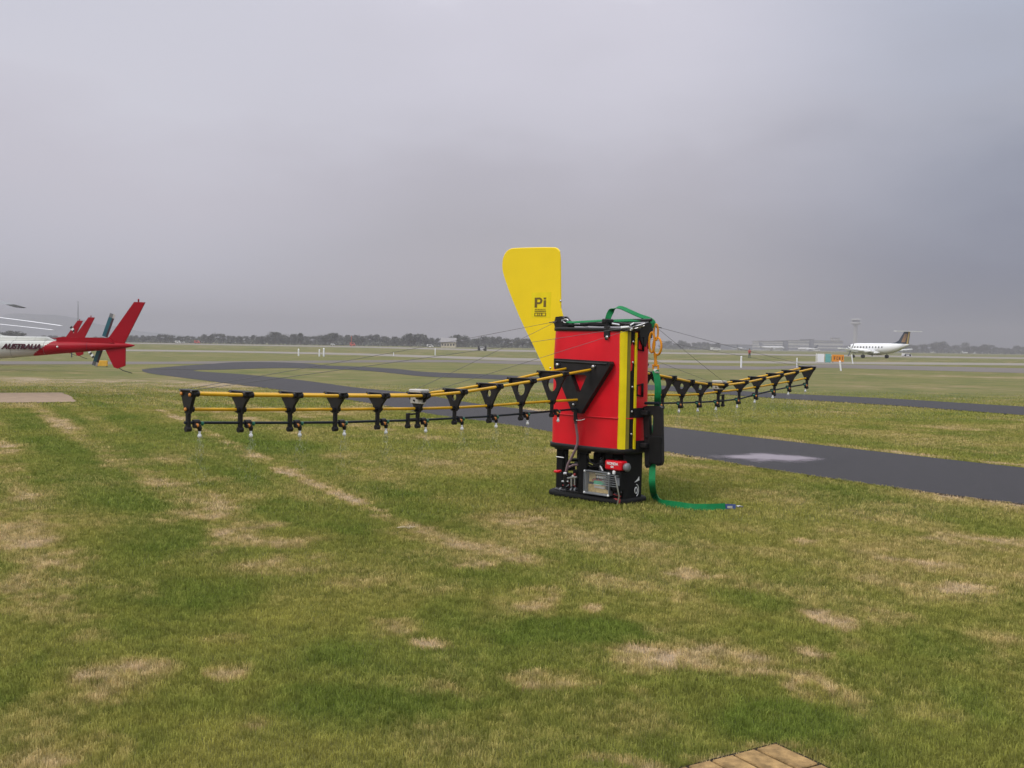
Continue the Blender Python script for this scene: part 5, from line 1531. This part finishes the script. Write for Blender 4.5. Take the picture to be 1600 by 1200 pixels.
panel(1289.6, 1298, 553, 566.5, 130, 'teal_board', 'teal upright board between white board and orange sign', 'board', 'board')
post(1275.2, 553, 566, 'thin white post touching the white board', .05)
t, pn, zc, w, h = panel(1300, 1318.5, 554.5, 565, 130, 'sign_orange', 'orange taxiway sign with dark letters', 'sign', 'taxiway_sign')
M['sign_ink'] = mat('sign_ink', (.06, .03, .01), .6)
b = MB()
for (x0, x1, z0, z1) in ((-.36, -.30, -.2, .2), (-.36, -.22, .14, .2), (-.36, -.22, -.03, .03), (-.12, -.07, -.2, .2), (-.12, .0, .14, .2), (-.12, .0, -.2, -.14), (.06, .11, -.2, .2), (.06, .18, -.03, .03), (.14, .19, -.2, .2), (.34, .40, -.22, .22)):
    b.box(((x0 + x1) / 2 * w, -.063, zc + (z0 + z1) / 2 * h * 1.2), ((x1 - x0) * w, .006, (z1 - z0) * h * 1.2), 'sign_ink')
b.build('lettering', pn)
panel(148.5, 168, 563.5, 573, 60, 'sign_yellow', 'low yellow marker board behind the helicopter tails', 'marker board', 'marker_board')
# lattice mast
p = P(122, 520, 400)
b = MB()
H = 16.2
for k in range(3):
    a = k * 2.094; b.tube([(math.cos(a) * .45, math.sin(a) * .45, 0), (math.cos(a) * .12, math.sin(a) * .12, H * .75), (math.cos(a) * .05, math.sin(a) * .05, H)], .045, 'grey', seg=5)
for k in range(18):
    z = k * H / 19; r_ = .45 * (1 - z / H) + .05; a = k * 2.094
    b.tube([(math.cos(a) * r_, math.sin(a) * r_, z), (math.cos(a + 2.094) * r_, math.sin(a + 2.094) * r_, z + .8)], .03, 'grey', seg=4)
b.box((0, 0, H), (.9, .1, .1), 'grey')
o = b.build('antenna_mast', label='thin grey antenna mast rising behind the small helicopter fins', category='mast'); o.location = (p.x, 400, 0)
# short dark post and windsock-like light by the helicopters
p = P(112, 520, 90); b = MB(); b.tube([(0, 0, 0), (0, 0, 2.3)], .05, 'navy', seg=8); b.box((0, 0, 2.05), (.2, .15, .5), 'navy', bev=.04)
o = b.build('light_post', label='short dark light post left of the banded tail rotor', category='post'); o.location = (p.x, 90, 0)
for px, lb_ in ((748, 'dark bollard left of the small white cart'), (758.5, 'dark bollard right of the small white cart')):
    p = P(px, 548, 290); b = MB(); b.lathe([(.3, 0), (.3, .7), (.22, 1.2), (.1, 1.5), (.02, 1.55)], 'rubber', seg=10)
    o = b.build('bollard', label=lb_, category='bollard', group='dark bollards on the runway edge'); o.location = (p.x, 290, 0)

# ------------------------------------------------------------------ the person standing far out
def person():
    D = 182; p = P(1171, 555, D)
    me = bpy.data.meshes.new('person'); s_ = 1.0
    J = [((0, 0, .95), .15), ((0, 0, 1.15), .14), ((0, 0, 1.38), .17), ((0, 0, 1.50), .07), ((0, -.01, 1.60), .10), ((0, 0, 1.72), .095),
         ((.19, 0, 1.40), .065), ((.24, -.05, 1.15), .05), ((.12, -.22, 1.10), .04), ((.06, -.26, 1.12), .035),
         ((-.19, 0, 1.40), .065), ((-.24, -.05, 1.15), .05), ((-.12, -.22, 1.10), .04), ((-.06, -.26, 1.12), .035),
         ((.10, 0, .88), .10), ((.11, -.01, .48), .07), ((.11, .02, .09), .05), ((.12, -.14, .04), .04),
         ((-.10, 0, .88), .10), ((-.11, -.01, .48), .07), ((-.11, .02, .09), .05), ((-.12, -.14, .04), .04)]
    E = [(0, 1), (1, 2), (2, 3), (3, 4), (4, 5), (2, 6), (6, 7), (7, 8), (8, 9), (2, 10), (10, 11), (11, 12), (12, 13), (0, 14), (14, 15), (15, 16), (16, 17), (0, 18), (18, 19), (19, 20), (20, 21)]
    me.from_pydata([j[0] for j in J], E, [])
    o = bpy.data.objects.new('person', me); COL.objects.link(o)
    md = o.modifiers.new('skin', 'SKIN'); 
    for v, j in zip(me.skin_vertices[0].data, J): v.radius = (j[1], j[1])
    me.skin_vertices[0].data[0].use_root = True
    o.modifiers.new('sub', 'SUBSURF').levels = 1
    bpy.context.view_layer.update()
    m2 = bpy.data.meshes.new_from_object(o.evaluated_get(bpy.context.evaluated_depsgraph_get()))
    bpy.data.objects.remove(o)
    for k in ('cloth_red', 'cloth_green', 'skin'): m2.materials.append(M[k])
    for f in m2.polygons:
        z = f.center.z; f.use_smooth = True
        f.material_index = 2 if (z > 1.5 or (abs(f.center.x) < .1 and f.center.y < -.22 and z > 1)) else (0 if z > .86 else 1)
    t = bpy.data.objects.new('person', m2); COL.objects.link(t)
    t.location = (p.x, D, 0); t.rotation_euler = (0, 0, .3); t.scale = (1.1, 1.1, .94)
    t['label'] = 'person in red jacket and dark trousers standing out on the airfield'; t['category'] = 'person'
    b = MB(); b.ball((0, .01, 1.70), .115, 'hair', sc=(1, 1.05, .95)); b.build('hair', t)
person()

# ------------------------------------------------------------------ trees beyond the airfield
def tree_proto(seed, h, w, kind):
    q = random.Random(seed)
    b = MB()
    trunk_h = h * q.uniform(.28, .42)
    b.tube([(0, 0, 0), (q.uniform(-.2, .2), 0, trunk_h * .6), (q.uniform(-.4, .4), 0, trunk_h * 1.2)], [h * .03, h * .022, h * .014], 'bark', seg=6)
    cl = []
    for k in range(7 + kind * 2):
        a = q.uniform(0, 6.28); r_ = q.uniform(.1, .9) * w * .5; z = h * q.uniform(.38, .93)
        r_ *= 1 - .55 * max(0, (z / h - .6) / .4)
        cl.append((Vector((math.cos(a) * r_, math.sin(a) * r_, z)), q.uniform(.13, .25) * w))
    cl.append((Vector((0, 0, h * .9)), .14 * w))
    for c, r_ in cl:
        b.tube([(0, 0, trunk_h), (c * .5 + Vector((0, 0, trunk_h * .4))), c], [h * .012, h * .008, h * .004], 'bark', seg=4, cap=False)
    tr = ('trunk', b)
    f = MB()
    for c, r_ in cl:
        for k in range(95):
            d = Vector((q.gauss(0, 1), q.gauss(0, 1), q.gauss(0, .8))).normalized() * (r_ * q.uniform(.45, 1.08))
            p = c + d; s_ = q.uniform(.25, .6) * (h / 9)
            n_ = Vector((q.gauss(0, 1), q.gauss(0, 1), q.gauss(0, 1))).normalized(); a_ = n_.orthogonal().normalized(); e_ = n_.cross(a_)
            f.add([p + a_ * s_, p + e_ * s_ * .7, p - a_ * s_, p - e_ * s_ * .7], [(0, 1, 2, 3)], 'leaf')
    root = thing('tree', '', 'tree')
    b.build('trunk', root); f.build('crown', root)
    return root
GRT = 'trees in the far tree line'
protos = [tree_proto(11, 9, 9, 1), tree_proto(12, 7, 10, 2), tree_proto(13, 11, 7.5, 0), tree_proto(14, 8.5, 12, 3), tree_proto(15, 6, 8, 1)]
used = set()
def put_tree(k, px, D, h, label, wide=1.):
    pr = protos[k]; t = pr if k not in used else copy_tree(pr); used.add(k)
    p = P(px, 545, D); base = (9, 7, 11, 8.5, 6)[k]; s_ = h / base
    t.location = (p.x, D, 0); t.scale = (s_ * wide, s_ * wide, s_); t.rotation_euler = (0, 0, rnd.uniform(0, 6.28))
    t['label'] = label; t['category'] = 'tree'; t['group'] = GRT
LA = 'grey green tree in the far tree line left of the red machine'
LB = 'faint hazy tree in the line beyond the right hand airfield'
LC = 'faint tree in the haze between the orange rings and the terminal'
LD = 'dark tree in the clump above the white helicopter booms'
def hgt(px):   # height in pixels above the tree foot, following the photograph's skyline
    pts = [(180, 9), (250, 11), (300, 9), (330, 13), (360, 12), (380, 13), (400, 11), (430, 17), (450, 13), (470, 16), (490, 11), (500, 15), (520, 17), (540, 13), (560, 16), (590, 16), (610, 11), (640, 18), (670, 16), (690, 9), (716, 17), (730, 12), (760, 15), (800, 14), (860, 14)]
    return float(np.interp(px, [a for a, _ in pts], [c for _, c in pts]))
def la_of(px):
    for lim, w in ((273, 'between the helicopter tail and the white vans'), (308, 'between the white vans and the orange van'), (400, 'just right of the orange van'), (466, 'left of the three white posts'), (551, 'between the three white posts and the red van'), (615, 'just right of the red van'), (689, 'left of the cream building, above the long white van'), (712, 'behind the cream building')):
        if px < lim: return 'tree in the far line ' + w
    return 'tree in the far line between the cream building and the fin'
px = 186.
while px < 868:
    D = rnd.uniform(640, 760); hp_ = hgt(px) * rnd.uniform(.72, 1.02)
    put_tree(rnd.choice([0, 1, 3, 3, 4]), px, D, max(4, (hp_ + 2) * D / F), la_of(px), 1.15)
    px += rnd.uniform(6.5, 10.5)
for px in (716, 641, 431, 470, 521): put_tree(2, px, 640, (hgt(px) + 3) * 640 / F, 'taller narrow tree ' + {716: 'just right of the cream building', 641: 'rising left of the cream building', 431: 'rising left of the three white posts', 470: 'rising behind the leftmost of three white posts', 521: 'rising above the low white van'}[px], 1.2)
px = 1412.
while px < 1625:
    D = rnd.uniform(1150, 1350); hp_ = float(np.interp(px, [1412, 1450, 1472, 1490, 1504, 1520, 1535, 1560, 1580, 1590, 1620], [11, 12, 16, 12, 14, 11, 14, 11, 8, 13, 9])) * rnd.uniform(.85, 1.1)
    put_tree(rnd.choice([0, 1, 3, 4]), px, D, max(5, hp_ * D / F), LB, 1.2); px += rnd.uniform(5.5, 9)
px = 1036.
while px < 1122:
    D = rnd.uniform(1150, 1350); put_tree(rnd.choice([0, 1, 3]), px, D, rnd.uniform(6, 11), LC, 1.2); px += rnd.uniform(6, 9)
for px in (-14, -4, 6, 14, 22, 29, 33): put_tree(rnd.choice([3, 0]), px, rnd.uniform(520, 560), rnd.uniform(3.6, 5.2), LD, 1.5)
for px in (70, 80, 88, 98, 150, 160, 170): put_tree(1, px, rnd.uniform(800, 900), rnd.uniform(3.6, 4.6), 'low faint tree far behind the helicopters', 1.6)
for k in range(5):
    if k not in used: put_tree(k, 880 + 6 * k, 700, 7, LA)

# low continuous scrub under and behind the far crowns
q = random.Random(21); b = MB()
for (p0, p1, D0, D1, h0, n_) in ((180, 872, 690, 780, 3.6, 5200), (1405, 1640, 1200, 1380, 5.5, 1800), (1030, 1125, 1200, 1380, 5.0, 700)):
    for _ in range(n_):
        px_ = q.uniform(p0, p1); D_ = q.uniform(D0, D1); g_ = P(px_, 545, D_)
        hh_ = h0 * (.55 + .6 * float(vnoise(np.array([px_ / 9.]), np.array([D_ / 60.]), 5)[0]))
        c_ = Vector((g_.x, D_, q.uniform(0, hh_))); s_ = q.uniform(.5, 1.1) * h0 / 3.6
        nn_ = Vector((q.gauss(0, 1), q.gauss(0, 1), q.gauss(0, .6))).normalized(); a_ = nn_.orthogonal().normalized(); e_ = nn_.cross(a_)
        b.add([c_ + a_ * s_, c_ + e_ * s_ * .8, c_ - a_ * s_, c_ - e_ * s_ * .8], [(0, 1, 2, 3)], 'leaf')
b.build('undergrowth', kind='stuff', label='low grey green scrub under the far tree lines', category='scrub')

# ------------------------------------------------------------------ distant ridge
b = MB(); vs = []; fs = []
N = 90; YD = 2560.
for i in range(N + 1):
    px = -700 + 1500 * i / N
    x = (px - 800) / F * YD
    hh = 62 * min(1, max(0, (345 - px) / 290)) ** .9 * (.88 + .16 * math.sin(px * .021) + .05 * math.sin(px * .083)) + 2
    vs += [Vector((x, YD - 300, -2)), Vector((x, YD, hh)), Vector((x, YD + 80, hh * .96)), Vector((x, YD + 200, -2))]
for i in range(N):
    for k in range(3): fs.append((i * 4 + k, i * 4 + 4 + k, i * 4 + 5 + k, i * 4 + 1 + k))
M['ridge'] = mat('hazed_scrub_ridge', (.15, .165, .18), .9, var=.3, scale=.004)  # base colour made paler and bluer to paint haze onto the ridge
b.add(vs, fs, 'ridge', True); b.build('hills', kind='structure')

# ------------------------------------------------------------------ the air
hz = MB()
hz.box((0, 1340, 32.6), (9400, 2860, 67.4), 'conc')
ho = hz.build('haze', kind='stuff', label='rainy grey haze over the airfield', category='haze')
hm = bpy.data.materials.new('haze'); hm.use_nodes = True
hn, hl = hm.node_tree.nodes, hm.node_tree.links; hn.clear()
hout = hn.new('ShaderNodeOutputMaterial'); pv_ = hn.new('ShaderNodeVolumePrincipled')
pv_.inputs['Color'].default_value = (.44, .435, .485, 1)
pv_.inputs['Density'].default_value = .0006
hl.new(pv_.outputs[0], hout.inputs['Volume'])
ho.data.materials.clear(); ho.data.materials.append(hm)
